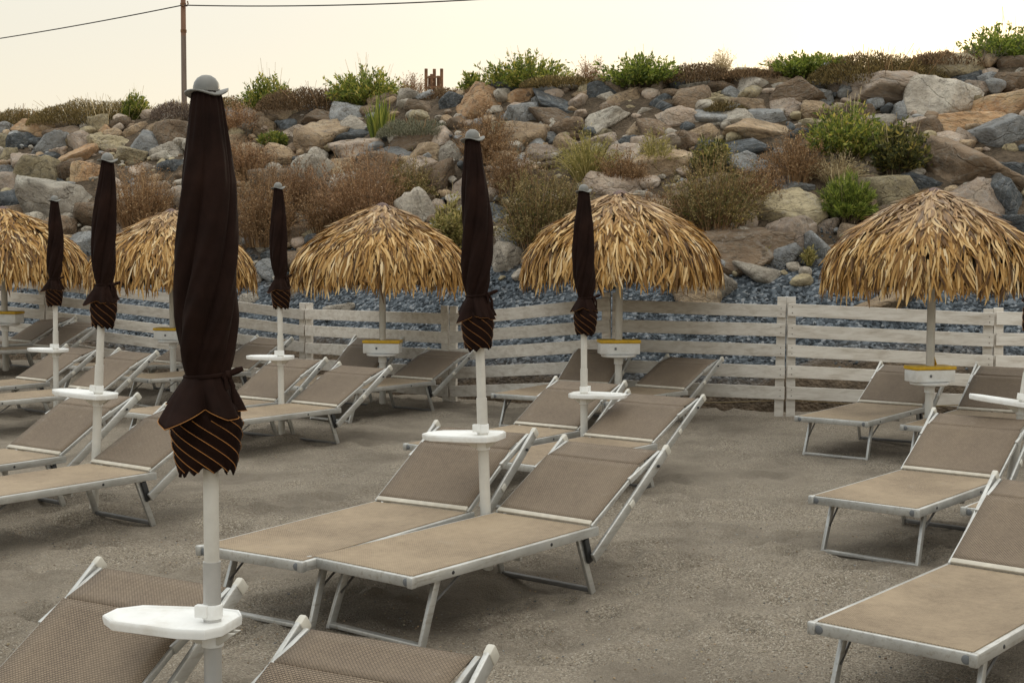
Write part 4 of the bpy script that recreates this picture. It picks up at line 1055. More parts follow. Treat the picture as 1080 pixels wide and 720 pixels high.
# ------------------------------------------------------------------ sun loungers
def make_lounger(alpha, seed, beta=20):
    rl = random.Random(seed)
    t = empty('sun_lounger', (0, 0, 0))
    L = 1.33; zt = .335; hw = .3125
    # seat frame: two side rails, foot rail, cross bar
    m = MB()
    for s in (-1, 1): m.bar((.0, s * hw, zt - .0225), (L + .05, s * hw, zt - .0225), .026, .046)
    m.bar((.012, -hw + .013, zt - .0225), (.012, hw - .013, zt - .0225), .024, .046, (1, 0, 0))
    m.bar((.78, -hw + .013, zt - .062), (.78, hw - .013, zt - .062), .02, .02, (1, 0, 0))
    m.bar((L + .02, -hw + .013, zt - .03), (L + .02, hw - .013, zt - .03), .022, .03, (1, 0, 0))
    fo = m.build('seat_frame', M['metal'], t, bevel=.005, smooth=True)
    for s in (-1, 1):
        m = MB(); m.lathe([(.0, .004), (.012, .004), (.017, .001), (.018, -.002)], 14, cap=False)
        V = [(-v[2] - .001, v[0] + s * .285, v[1] + zt - .024) for v in m.V]; m.V = V; m.build('rivet', M['cap_grey'], fo, smooth=True)
        m = MB(); m.box((.006, s * (hw + .001), zt - .022), (.034, .034, .050)); m.build('corner_cap', M['metal'], fo, bevel=.007, smooth=True)
        m = MB(); m.lathe([(.0, .003), (.007, .003), (.009, 0)], 10, cap=False)
        for xx in (.26, .98):
            q = MB(); q.add([(v[0] + xx, s * (hw + .013 + v[2]), v[1] + zt - .024) for v in m.V], m.F); q.build('bolt', M['black_plastic'], fo, smooth=True)
    # seat cloth, slightly slack
    def cloth(name, x0, x1, w, zf, mat, par, nx=14, ny=10, th=.006):
        xs = np.linspace(x0, x1, nx); ys = np.linspace(-w / 2, w / 2, ny); V = []
        for sgn in (0, -th):
            for x in xs:
                for y in ys: V.append((x, y, zf((x - x0) / (x1 - x0), y / (w / 2)) + sgn))
        F = []; n = nx * ny
        for i in range(nx - 1):
            for j in range(ny - 1):
                a = i * ny + j; F.append((a, a + ny, a + ny + 1, a + 1)); F.append((n + a, n + a + 1, n + a + ny + 1, n + a + ny))
        rim = [i * ny for i in range(nx)] + [(nx - 1) * ny + j for j in range(1, ny)] + [i * ny + ny - 1 for i in range(nx - 2, -1, -1)] + list(range(ny - 2, 0, -1))
        for a, b in zip(rim, rim[1:] + rim[:1]): F.append((a, n + a, n + b, b))
        return mesh_obj(name, V, F, mat, par, smooth=False)
    sag = rl.uniform(.018, .030)
    cloth('seat', .022, L - .005, .602, lambda u, v: zt + .004 - sag * (1 - abs(v) ** 2.2) * (1 - (2 * u - 1) ** 4), M['seat'], t)
    for f in t.children[-1].data.polygons: f.use_smooth = True
    # back: panel, hem bar, head panel, frame, long outer support rails
    al = R(alpha); be = R(beta); hx, hz = L + .012, zt + .012; pl, hl = .50, .20
    fx, fz = hx + pl * math.cos(al), hz + pl * math.sin(al); ex, ez = fx + hl * math.cos(be), fz + hl * math.sin(be)
    m = MB(); m.bar((hx + .004, -.300, hz + .006), (hx + .004, .300, hz + .006), .030, .016, (math.cos(al), 0, math.sin(al)))
    m.build('hem_bar', M['trim'], t, bevel=.005, smooth=True)
    bk = cloth('backrest', .02, pl, .602, lambda u, v: .008 - .012 * (1 - abs(v) ** 2.2) * (1 - (2 * u - 1) ** 4), M['back'], t)
    bk.location = (hx, 0, hz); bk.rotation_euler = (0, -al, 0)
    hd = cloth('headrest', .004, hl, .585, lambda u, v: .008 - .008 * (1 - abs(v) ** 2.2) * (1 - (2 * u - 1) ** 2), M['back'], t, 6)
    hd.location = (fx, 0, fz); hd.rotation_euler = (0, -be, 0)
    for o in (bk, hd):
        for f in o.data.polygons: f.use_smooth = True
    m = MB()
    for s in (-1, 1):
        m.bar((hx, s * .306, hz - .012), (fx, s * .306, fz - .012), .014, .024)
        m.bar((fx - .12 * math.cos(al), s * .309, fz - .12 * math.sin(al) - .008), (ex, s * .309, ez - .004), .020, .032)
    m.bar((ex - .01, -.31, ez - .012), (ex - .01, .31, ez - .012), .02, .02, (1, 0, 0))
    m.build('back_frame', M['metal'], t, bevel=.004, smooth=True)
    for s in (-1, 1):
        a = Vector((L - .02, s * .340, zt - .150)); e = Vector((ex + .01, s * .340, ez + .006)); d = (e - a).normalized()
        m = MB(); m.bar(a, e, .020, .054); ro = m.build('support_rail', M['metal'], t, bevel=.005, smooth=True)
        m = MB(); m.bar(e - d * .012, e + d * .030, .030, .054); m.build('rail_cap', M['cap_light'], ro, bevel=.008, smooth=True)
        c = a + d * .40
        m = MB(); m.bar(c - d * .02, c + d * .025, .034, .034); m.build('pivot_bracket', M['cap_light'], ro, bevel=.006, smooth=True)
        c = a + d * .70; m = MB(); m.box((c.x, s * .356, c.z), (.016, .014, .016)); m.build('knob', M['black_plastic'], ro, bevel=.005, smooth=True)
    # front legs with a ground bar, rear legs with a ground bar, thin braces
    for s in (-1, 1):
        m = MB(); m.bar((.215, s * .272, zt - .04), (.095, s * .282, -.01), .020, .040); m.build('leg', M['metal'], t, bevel=.004, smooth=True)
        m = MB(); m.tube([(.15, s * .265, .15), (.37, s * .285, zt - .045)], .006, 6); m.build('brace', M['metal_dark'], t, smooth=True)
        m = MB(); m.bar((1.255, s * .285, zt - .035), (1.372, s * .292, -.01), .020, .038); m.build('leg', M['metal'], t, bevel=.004, smooth=True)
        m = MB(); m.bar((1.285, s * .309, zt - .05), (1.325, s * .309, zt - .175), .018, .036); m.build('ratchet', M['black_plastic'], t, bevel=.004, smooth=True)
    m = MB(); m.bar((.100, -.275, .010), (.100, .275, .010), .034, .020, (1, 0, 0)); m.build('foot_bar', M['metal'], t, bevel=.004, smooth=True)
    m = MB(); m.bar((1.368, -.285, .008), (1.368, .285, .008), .036, .022, (1, 0, 0)); m.build('foot_bar', M['metal_dark'], t, bevel=.004, smooth=True)
    return t
LP = [make_lounger(32, 1), make_lounger(35, 2, 24), make_lounger(29, 3, 15), make_lounger(25, 4, 13)]
used = [False] * 4
GRP = 'sun loungers standing in pairs by the parasols'
# front right corner x, y, heading, back variant, length factor, label
BEDS = [
 (-.42, 5.54, 51.5, 2, 1, 'taupe lounger in the centre foreground, right one of the pair under the middle closed parasol'),
 (-.93, 5.83, 58, 0, 1, 'taupe lounger left of the pair under the middle closed parasol, partly behind its neighbour'),
 (2.19, 7.06, 50, 2, .90, 'taupe lounger at the right, its whole foot end showing before the cut-off closed parasol'),
 (2.94, 6.72, 50, 2, .92, 'lounger at the right edge mostly hidden behind the nearest right lounger'),
 (1.62, 4.54, 49, 2, .94, 'nearest lounger in the bottom right corner with two grey rivets on its foot rail'),
 (-3.07, 7.20, 53, 2, 1, 'lounger at left with its near long side rail showing, under the leaning closed parasol'),
 (-3.85, 7.87, 54, 0, 1, 'lounger at far left behind its neighbour under the leaning closed parasol'),
 (.21, 8.50, 52, 3, 1, 'lounger right of the pair under the closed parasol with the tray turned right'),
 (-.26, 9.20, 54, 2, 1, 'lounger left of the pair under the closed parasol with the tray turned right'),
 (-2.40, 10.79, 51, 2, 1, 'lounger behind the foremost closed parasol, right of the pair beside the slim pole'),
 (-3.00, 11.24, 53, 0, 1, 'lounger mostly hidden by the foremost closed parasol, left of its pair'),
 (-4.96, 12.22, 50, 0, 1, 'right lounger of the pair under the far left closed parasol'),
 (-5.82, 13.08, 50, 2, 1, 'left lounger of the pair under the far left closed parasol, pale lit back'),
 (2.93, 10.85, 53, 2, .98, 'left lounger of the pair under the rightmost straw parasol, foot end in view'),
 (3.66, 10.27, 53, 0, .98, 'right lounger of the pair under the rightmost straw parasol, only its back showing'),
 (.36, 12.77, 60, 1, 1, 'left lounger under the fourth straw parasol from left, close to the fence'),
 (.90, 12.35, 50, 3, 1, 'right lounger under the fourth straw parasol from left, back close to the fence'),
 (-1.68, 13.36, 52, 3, 1, 'right lounger under the third straw parasol from left, seen against the fence'),
 (-2.20, 13.80, 62, 1, 1, 'left lounger under the third straw parasol from left, only its raised back showing'),
 (-4.00, 14.60, 48, 0, 1, 'right lounger under the second straw parasol from left, half behind the foremost closed parasol'),
 (-5.02, 15.46, 48, 2, 1, 'left lounger under the second straw parasol from left, behind its pole'),
 (-6.75, 16.09, 49, 2, 1, 'right lounger under the leftmost straw parasol, near the fence'),
 (-7.33, 16.72, 48, 2, 1, 'left lounger under the leftmost straw parasol, cut by the photo edge'),
]
W2 = .325
def place_lounger(o, fx, fy, h, lab):
    a = R(h); ox, oy = fx - W2 * math.sin(a), fy + W2 * math.cos(a)
    hx, hy = ox + 1.4 * math.cos(a), oy + 1.4 * math.sin(a)
    z0, z1 = gz(ox, oy), gz(hx, hy)
    o.location = (ox, oy, z0 - .004); o.rotation_euler = (0, -math.atan2(z1 - z0, 1.4), a)
    tag(o, lab, 'sun lounger', GRP)
for (fx, fy, h, v, sx, lab) in BEDS:
    o = LP[v] if not used[v] else copy_tree(LP[v]); used[v] = True
    place_lounger(o, fx, fy, h, lab); o.scale = (sx, 1, 1)
    if 4 < fy < 5: o.location.z = -.03; o.rotation_euler.y = 0
# the two nearest, seen from the head end: given by their head ends
for (hx, hy, h, v, lab) in ((-.375, 3.95, 62, 2, 'lounger at the bottom centre edge with only its head end in the picture'), (-1.25, 4.72, 61, 0, 'lounger in the bottom left corner under the white tray of the foremost closed parasol')):
    o = copy_tree(LP[v]); a = R(h)
    ox, oy = hx - 1.96 * math.cos(a), hy - 1.96 * math.sin(a)
    fx, fy = ox + W2 * math.sin(a), oy - W2 * math.cos(a)
    o.location = (ox, oy, -.125 if hx > -1 else -.15); o.rotation_euler = (0, 0, a); tag(o, lab, 'sun lounger', GRP)

# ------------------------------------------------------------------ closed parasols
def tri(x): return 2 * abs(x / PI % 2 - 1) - 1
def make_closed(seed, tray_rot, twist, ztray=.75, nth=150, ns=110, sleeve=False, wide=.76, ls=.92, flare=1.15, cs=.80, tx=0):
    r = random.Random(seed); ph = r.random() * 6
    t = empty('closed_parasol', (0, 0, 0))
    TOP = 2.30
    # pole
    m = MB(); m.tube([(0, 0, -.25), (0, 0, 1.5)], .0245, 18); m.build('pole', M['pole'], t, smooth=True)
    m = MB(); m.tube([(0, 0, -.25), (0, 0, ztray + .19)], .0285, 18); m.build('pole_sleeve', M['pole_grey'] if sleeve else M['pole'], t, smooth=True)
    # cap: dome on a thin wavy brim
    m = MB(); m.lathe([(a_ * cs, b_ * cs) for a_, b_ in ((.050, .004), (.0495, .02), (.045, .037), (.034, .053), (.018, .063), (.0, .066))], 22, (0, 0, TOP), False)
    co = m.build('cap', M['tcap'], t, smooth=True)
    V = []; F = []; n = 28
    for k in range(n):
        a = 2 * PI * k / n; rr_ = (.073 + .008 * math.sin(2 * a + 1)) * cs; wz = .012 * math.sin(2 * a + .4) + .007 * math.sin(a + 2) + .004 * math.sin(3 * a) - .004
        V += [(.03 * math.cos(a), .03 * math.sin(a), TOP + .006), (rr_ * math.cos(a), rr_ * math.sin(a), TOP + wz + .003), (rr_ * math.cos(a), rr_ * math.sin(a), TOP + wz - .003), (.03 * math.cos(a), .03 * math.sin(a), TOP)]
    for k in range(n):
        a, b = 4 * k, 4 * ((k + 1) % n)
        for j in range(3): F.append((a + j, a + j + 1, b + j + 1, b + j))
    mesh_obj('brim', V, F, M['tcap'], co, smooth=True)
    # furled cloth
    S = [0, .03, .08, .28, .52, .70, .80, .86, .888, .91]; RR = [.047, .053, .060, .088, .099, .099, .089, .075, .067, .072]
    def rad(s): return float(np.interp(s, S, RR)) * wide
    def fold(th, s):
        tw = twist * (s / .888) ** 2.0
        f = 5 * (th + tw) + ph
        a = .06 + .125 * min(s / .45, 1)
        if s > .78: a *= max(.45, 1 - (s - .78) * 4)
        g = (1 - abs(math.sin(f / 2)) ** .7) * 1.5 - .55          # soft rolls with a few deep creases
        g2 = math.sin(3 * (th + tw * .8) + ph * 2 + s * 3.0)
        top = max(0, 1 - s / .32); g3 = math.sin(16 * th + ph)     # pleats gathered under the cap
        g4 = math.sin(11 * (th + tw * 1.5) + ph + s * 5) * math.sin(s * 9 + 2 * th)
        return 1 - a * g + .06 * g2 * min(s * 2, 1) + .05 * g3 * top + .03 * g4
    V = []; F = []
    ss = np.linspace(0, .91, ns)
    for s in ss:
        ox = .012 * math.sin(s * 5 + ph) * s; oy = .01 * math.cos(s * 4 + ph) * s
        for k in range(nth):
            th = 2 * PI * k / nth; q = rad(s) * fold(th, s)
            V.append((q * math.cos(th) + ox, q * math.sin(th) + oy, TOP - ls * s))
    for i in range(ns - 1):
        for k in range(nth): F.append((i * nth + k, (i + 1) * nth + k, (i + 1) * nth + (k + 1) % nth, i * nth + (k + 1) % nth))
    F.append(tuple(range(nth)))
    cl = mesh_obj('canopy', V, F, M['cloth'], t, smooth=True)
    ox, oy = .012 * math.sin(4.4 + ph), .01 * math.cos(3.5 + ph)
    # skirt: loose pointed corners below the tie
    nl = 5 if wide > .9 else 7
    hem = []
    V = []; F = []; rows = 16
    amp = [r.uniform(.15, .45) for _ in range(nl)]; amp[1] = 1.25; amp[nl // 2 + 1] = 1.1; h0 = r.random() * 6
    for i in range(rows):
        u = i / (rows - 1)
        for k in range(nth):
            th = 2 * PI * k / nth; lf = nl * th / (2 * PI) + .3; j = int(lf) % nl; fr_ = lf - int(lf)
            lobe = (.6 * math.sin(PI * fr_) ** 1.2 + .45 * (1 - abs(2 * fr_ - 1)) ** 1.4) * amp[j]
            dz = (.100 if wide > .9 else .112) + (.05 if wide > .9 else .03) * lobe + .020 * math.sin(th - h0) + .008 * math.sin(3 * th + h0)
            rr_ = .064 * wide + (.036 * wide * min(flare, 1.25)) * u ** .8 + (.050 + .014 * math.sin(th + h0)) * flare * lobe * u ** 1.2 + .004 * math.sin(17 * th + ph) * u * (1 - .5 * u) + .010 * u * math.sin(10 * th + 1.5 * u + ph)
            thr = th + .25 * u * twist / 1.7
            V.append((rr_ * math.cos(thr) + ox, rr_ * math.sin(thr) + oy, TOP - ls * (.880 + u * dz)))
            if i == rows - 1: hem.append(Vector(V[-1]))
    for i in range(rows - 1):
        for k in range(nth): F.append((i * nth + k, (i + 1) * nth + k, (i + 1) * nth + (k + 1) % nth, i * nth + (k + 1) % nth))
    sk = mesh_obj('skirt', V, F, M['cloth'], t, smooth=True)
    sd = sk.modifiers.new('thickness', 'SOLIDIFY'); sd.thickness = .003
    m = MB(); m.tube([p + Vector((p.x - ox, p.y - oy, 0)).normalized() * .001 for p in hem + hem[:1]], .0012 if wide > .9 else .0005, 5, False); m.build('piping', M['piping'], sk)
    # lower roll: spiral tucks with orange edges and a jagged bottom
    nst = 11 if wide > .9 else 8
    S2 = [0, .05, .10, .16, .22, .245]; R2 = [.070, .104, .114, .107, .096, .088]
    def rad2(u): return float(np.interp(u, S2, R2)) * wide
    def spiral(th, u): return (nst * (th / (2 * PI)) - u / .245 * nst * .56) % 1.0
    V = []; F = []; rows = 36
    for i in range(rows):
        u = .245 * i / (rows - 1)
        for k in range(nth):
            th = 2 * PI * k / nth; f = spiral(th, u)
            q = rad2(u) * (1 + .075 * (f - .5)) * (1 + .05 * math.sin(2 * th + ph))
            zz = u
            zz += (i / (rows - 1)) ** 4 * (.010 * tri(nst * th + 1.5 * math.sin(3 * th + ph)) + .010 * math.sin(2 * th + ph))
            V.append((q * math.cos(th) + ox, q * math.sin(th) + oy, TOP - ls * (.945 + zz)))
    for i in range(rows - 1):
        for k in range(nth): F.append((i * nth + k, (i + 1) * nth + k, (i + 1) * nth + (k + 1) % nth, i * nth + (k + 1) % nth))
    ro = mesh_obj('rolled_hem', V, F, M['cloth'], t, smooth=True)
    sd = ro.modifiers.new('thickness', 'SOLIDIFY'); sd.thickness = .004
    m = MB()
    for j in range(nst):
        P = []
        for i in range(19):
            u = .075 + .168 * i / 18
            th = 2 * PI / nst * (j + .985 + u / .245 * nst * .56)
            q = rad2(u) * (1 + .075 * .5) * (1 + .05 * math.sin(2 * th + ph)) + .0012
            P.append((q * math.cos(th) + ox, q * math.sin(th) + oy, TOP - ls * (.945 + u)))
        m.tube(P, .0012 if wide > .9 else .0008, 5)
    m.build('piping', M['piping'], ro)
    # tie strap, knot and two hanging ends
    m = MB(); P = []
    for k in range(41):
        a = 2 * PI * k / 40; P.append((.070 * wide * math.cos(a) + ox, .070 * wide * math.sin(a) + oy, TOP - ls * 0.885 + .006 * math.sin(a + 1)))
    m.tube(P, .0075, 6, False); st = m.build('tie_strap', M['cloth'], t, smooth=True)
    ka = R(-25); kx, ky = .078 * wide * math.cos(ka) + ox, .078 * wide * math.sin(ka) + oy
    m = MB(); m.tube([(kx - .004, ky, TOP - ls * 0.892), (kx + .012, ky - .002, TOP - ls * 0.882), (kx + .022, ky, TOP - ls * 0.877)], [.012, .016, .008], 8)
    m.tube([(kx + .01, ky, TOP - ls * 0.882), (kx + .04, ky - .004, TOP - ls * 0.869), (kx + .058, ky, TOP - ls * 0.862)], [.009, .011, .007], 6)
    m.tube([(kx + .012, ky, TOP - ls * 0.887), (kx + .026, ky, TOP - ls * 0.917), (kx + .028, ky + .003, TOP - ls * 0.972)], [.007, .0075, .006], 6)
    m.tube([(kx + .004, ky - .01, TOP - ls * 0.887), (kx + .01, ky - .014, TOP - ls * 0.927)], [.007, .006], 6)
    m.build('knot', M['cloth'], st, smooth=True)
    # tray on a bracket with a clamp
    poly = [(-.335, -.035), (-.335, .035), (-.27, .085), (-.02, .115), (.07, .105), (.105, .06), (.105, -.06), (.07, -.105), (-.02, -.115), (-.27, -.085)]
    ct, sn = math.cos(tray_rot), math.sin(tray_rot); rot = lambda p: (p[0] * ct - p[1] * sn, p[0] * sn + p[1] * ct)
    sc = lambda f, d=0: [rot((x * f + tx, y * f * 1.18)) for x, y in poly]
    z = ztray
    bm_ = MB(); n = len(poly)
    rings = [(sc(.90), z - .034), (sc(.985), z - .029), (sc(1.0), z - .012), (sc(1.0), z - .002), (sc(.985), z + .002), (sc(.955), z + .001), (sc(.93), z - .004)]
    V = [(x, y, zz) for rg, zz in rings for x, y in rg]
    F = [tuple(range(n - 1, -1, -1))] + [(i * n + k, i * n + (k + 1) % n, (i + 1) * n + (k + 1) % n, (i + 1) * n + k) for i in range(len(rings) - 1) for k in range(n)] + [tuple(range((len(rings) - 1) * n, len(rings) * n))]
    bm_.add(V, F); tr = bm_.build('tray', M['white_plastic'], t, smooth=True)
    m = MB()
    for s in (-1, 1):                       # wedge bracket under the tray
        pts = [(-.11 * 1, z - .033), (.09, z - .033), (.035, z - .075), (-.045, z - .075)]
        V = [(*rot((x, s * .02 - .006)), zz) for x, zz in pts] + [(*rot((x, s * .02 + .006)), zz) for x, zz in pts]
        m.add(V, [(0, 1, 2, 3), (7, 6, 5, 4), (0, 4, 5, 1), (1, 5, 6, 2), (2, 6, 7, 3), (3, 7, 4, 0)])
    m.build('bracket', M['pole'], tr, bevel=.003, smooth=True)
    m = MB(); m.tube([(0, 0, z - .085), (0, 0, z - .028)], .036, 16); m.tube([(0, 0, z + .006), (0, 0, z + .052)], .0335, 16)
    m.box((*rot((-.022, -.028)), z + .034), (.042, .026, .040), Matrix.Rotation(tray_rot, 3, 'Z')); m.build('clamp', M['white_plastic'], tr, bevel=.003, smooth=True)
    return t
PG = 'closed brown parasols among the loungers'
CP = [make_closed(1, R(-14), 1.7, .625, 220, 150, True, wide=.93, ls=1.0, flare=1.5, cs=.84, tx=-.035), make_closed(2, R(-20), 1.9, .75), make_closed(5, R(160), 1.5, .75, wide=.80), make_closed(9, R(-18), 1.3, .76)]
#        x      y    lean(x) rz  proto  label
for (x, y, lean, dz, k, lab) in (
 (-.965, 4.20, .2, .04, 0, 'foremost closed dark brown parasol, biggest in the picture, white tray below'),
 (-.13, 7.00, -1.9, 0, 1, 'closed brown parasol in the middle, between the two central foreground loungers'),
 (.56, 10.20, -.3, -.115, 2, 'closed brown parasol in front of the fourth straw parasol, tray turned right'),
 (-2.13, 12.20, -.2, .01, 3, 'slim far closed parasol seen just right of the foremost closed parasol'),
 (-2.80, 8.80, 3.4, .02, 3, 'leaning closed brown parasol at left, its loose skirt sticking out sideways'),
 (-4.80, 13.90, .8, -.035, 1, 'smallest closed parasol at far left before the leftmost straw parasol'),
 (3.23, 8.60, 7.5, 0, 1, 'closed parasol at the right edge, only its pole, tray and skirt edge in view'),
):
    first = CP[k] is not None
    o = CP[k] if not CP[k].get('label') else copy_tree(CP[k])
    o.location = (x, y, gz(x, y) + dz); o.rotation_euler = (0, R(lean), 0)
    tag(o, lab, 'parasol', PG)

# ------------------------------------------------------------------ straw parasols
PROF = np.array([(.03, 0), (.10, -.03), (.22, -.085), (.40, -.175), (.62, -.315), (.80, -.445), (.91, -.575), (.965, -.71), (.98, -.83)])
_seg = np.linalg.norm(np.diff(PROF, axis=0), axis=1); _arc = np.concatenate([[0], np.cumsum(_seg)])
def prof_at(a):
    r_ = np.interp(a, _arc, PROF[:, 0]); z_ = np.interp(a, _arc, PROF[:, 1])
    ov = np.maximum(a - _arc[-1], 0)
    return r_ - ov * .02, z_ - ov
def make_straw(seed, top, zbox, lift=False):
    r = np.random.RandomState(seed)
    t = empty('straw_parasol', (0, 0, 0))
    m = MB(); m.tube([(0, 0, -.3), (0, 0, top - .05)], .038, 18); m.build('pole', M['pole'], t, smooth=True)
    # dark inner lining
    m = MB(); m.lathe([(p[0] * .965 + .0, p[1] - .035) for p in PROF], 40, (0, 0, top), False); lo = m.build('lining', M['lining'], t, smooth=True)
    # thatch: overlapping courses of flat straw blades
    lk = r.randn(12); ld = r.randn(24)
    def lumpf(T): return sum(lk[i] * np.sin((i % 6 + 2) * T + lk[(i + 5) % 12] * 9) for i in range(12)) * .0065
    def dropf(T): return sum(ld[i] * np.sin((i % 9 + 3) * T + ld[(i + 7) % 24] * 9) for i in range(24)) * .011
    K = 6; Ps = []; Ws = []
    a0 = .015
    while a0 < _arc[-1] - .03:
        rr_ = float(np.interp(a0, _arc, PROF[:, 0])); n = int(2 * PI * (rr_ + .035) / .020) + 8
        th = r.rand(n) * 2 * PI; st = a0 + r.uniform(-.05, .05, n); L = r.uniform(.13, .25, n) * (1 + .25 * (a0 / _arc[-1]))
        end = np.minimum(st + L, _arc[-1] + r.uniform(.05, .22, n) + dropf(th))
        u = np.linspace(0, 1, K)[None]
        A = np.maximum(st[:, None] + (end - st)[:, None] * u, .0)
        Rr, Zz = prof_at(A)
        dA = .01; R2_, Z2_ = prof_at(A + dA); tr, tz = (R2_ - Rr), (Z2_ - Zz); ln = np.hypot(tr, tz) + 1e-9; nr, nz_ = -tz / ln, tr / ln
        lift_ = (.006 + .018 * r.rand(n))[:, None] + (r.normal(.008, .018, n))[:, None] * u ** 1.5
        lift_ = np.maximum(lift_, .002) + (lumpf(th) * min(1, a0 / .5))[:, None]
        sw = (r.normal(0, .055, n) / (rr_ + .12))[:, None] * u + (r.normal(0, .008, n) / (rr_ + .2))[:, None] * np.sin(u * 5)
        T = th[:, None] + sw
        Rf = Rr + nr * lift_; Zf = Zz + nz_ * lift_
        Ps.append(np.stack([Rf * np.cos(T), Rf * np.sin(T), Zf + top], -1))
        w = r.uniform(.0075, .015, n)[:, None] * np.array([.75, 1, 1, .9, .7, .15])[None]
        Ws.append(w); a0 += .052
    P = np.concatenate(Ps); W = np.concatenate(Ws)
    rad_dir = P[:, :1].copy(); rad_dir[..., 2] = .25 + 0 * rad_dir[..., 2]
    up = P - np.array([0, 0, top - 1.2]); up = up / np.linalg.norm(up, axis=2)[..., None] + r.normal(0, .35, (len(P), 1, 3))
    V, F = strips(P, W, up); mesh_obj('thatch', V, F, M['straw'], t)
    m = MB(); m.lathe([(.085, -.03), (.075, .004), (.05, .022), (.02, .034), (0, .038)], 14, (0, 0, top), False); m.build('apex_cap', M['apex'], t, smooth=True)
    # round tray and a small lidded box fixed round the pole
    z = zbox
    m = MB(); m.lathe([(.0, -.03), (.16, -.03), (.178, -.022), (.182, -.006), (.176, 0), (.0, 0)], 28, (0, 0, z), False); m.build('tray', M['white_plastic'], t, smooth=True)
    m = MB(); m.prism([(-.205, -.10), (.205, -.10), (.205, .10), (-.205, .10)], z + .003, z + .115)
    bo = m.build('box', M['white_plastic'], t, bevel=.010, smooth=True)
    m = MB(); m.prism([(-.212, -.107), (.212, -.107), (.212, .107), (-.212, .107)], z + .117, z + .150)
    if lift: m.bar((.07, .03, z + .15), (.04, .05, z + .26), .012, .07, (1, 0, 0))
    m.build('lid', M['yellow'], bo, bevel=.008, smooth=True)
    m = MB(); m.box((-.05, -.101, z + .06), (.022, .004, .026)); m.build('lock', M['cap_grey'], bo, bevel=.001)
    m = MB(); m.tube([(0, 0, z - .10), (0, 0, z - .031)], .048, 16); m.build('collar', M['white_plastic'], t, smooth=True)
    return t
SG = 'straw thatched parasols in a row along the fence'
for (x, y, top, zb, sc, rz, seed, lf, lab) in (
 (3.63, 11.50, 2.245, .60, .94, .25, 1, True, 'rightmost straw parasol, its white box with a raised yellow lid'),
 (1.12, 13.95, 2.34, .66, 1.03, .1, 2, False, 'fourth straw parasol from left, right behind a closed brown parasol'),
 (-1.46, 14.90, 2.25, .60, 1.0, -.1, 3, False, 'straw parasol in the middle left, third from left, standing clear of closed parasols'),
 (-4.10, 16.00, 2.22, .68, .99, -.2, 4, False, 'second straw parasol from left, half hidden by the foremost closed parasol'),
 (-6.62, 17.30, 2.10, .62, 1.05, -.2, 5, False, 'leftmost straw parasol, cut off by the left edge of the photo'),
):
    o = make_straw(seed, top / sc, zb / sc, lf); o.scale = (sc, sc, sc)
    o.location = (x, y, gz(x, y)); o.rotation_euler = (0, R(.3), rz)
    tag(o, lab, 'parasol', SG)

# ------------------------------------------------------------------ power line, rusty bars
t = empty('utility_pole', (-9.79, 40, 4.1)); tag(t, 'wooden power line pole behind the crest, grey below and reddish brown above', 'power pole')
m = MB(); m.tube([(0, 0, 0), (.01, 0, 3), (.03, 0, 6.6)], [.09, .08, .072], 14); m.build('pole', M['upole'], t, smooth=True)
m = MB(); m.tube([(.02, 0, 4.22), (.02, 0, 4.30)], .092, 14); m.build('band', M['rust'], t, smooth=True)
m = MB(); m.tube([(.0, -.1, 4.98), (.16, -.1, 4.98), (.19, -.1, 5.04), (.17, -.1, 5.12)], .02, 6); m.tube([(.02, 0, 5.0), (.02, 0, 5.08)], .088, 14); m.build('wire_clamp', M['rust'], t, smooth=True)
def cable(A, B, sag, lab):
    P = []
    for i in range(25):
        u = i / 24; p = Vector(A).lerp(Vector(B), u); p.z -= sag * 4 * u * (1 - u); P.append(p)
    m = MB(); m.tube(P, .018, 6); o = m.build('power_cable', M['cable'], smooth=True); tag(o, lab, 'cable', 'cables of the power line')
cable((-9.77, 39.9, 9.10), (-27.7, 54.5, 9.65), .18, 'thin black cable running from the wooden pole to the left')
cable((-9.72, 39.9, 9.10), (7.2, 31.5, 8.4), .30, 'thin black cable running from the wooden pole to the right')
t = empty('rusty_bars', (-1.93, 33, 4.2)); tag(t, 'bundle of upright rusty bars standing behind the crest against the sky', 'bars')
rb = random.Random(2)
for (dx, h, dy) in ((-.20, 2.08, 0), (-.12, 1.92, .1), (-.03, 1.95, 0), (.03, 2.09, .12), (.10, 1.92, .1), (.19, 2.08, 0)):
    m = MB(); m.tube([(dx, dy, 0), (dx + rb.uniform(-.02, .02), dy, h)], .040, 6); m.build('bar', M['rust'], t, smooth=True)
for hz_ in (1.62, 1.86):
    m = MB(); m.bar((-.22, -.03, hz_), (.21, -.03, hz_ + .02), .02, .04, (0, 1, 0)); m.build('tie_bar', M['rust'], t)

# ------------------------------------------------------------------ camera, light, sky
cam = bpy.data.cameras.new('camera'); co = bpy.data.objects.new('camera', cam); link(co)
cam.sensor_width = 36; cam.lens = 36 * 1400 / 1080; cam.clip_start = .05; cam.clip_end = 2000
co.location = (0, 0, 1.69); co.rotation_euler = (R(90) - math.atan(90 / 1400), 0, 0)
scene.camera = co

SUN_AZ = R(22); SUN_EL = R(7)              # behind the bank, a little to the right
sun = bpy.data.lights.new('sun', 'SUN'); so = bpy.data.objects.new('sun', sun); link(so)
sun.energy = .9; sun.angle = R(12); sun.color = (1, .83, .62)
d = Vector((math.sin(SUN_AZ) * math.cos(SUN_EL), math.cos(SUN_AZ) * math.cos(SUN_EL), math.sin(SUN_EL)))
so.rotation_euler = d.to_track_quat('Z', 'Y').to_euler(); so.location = (10, 25, 12)

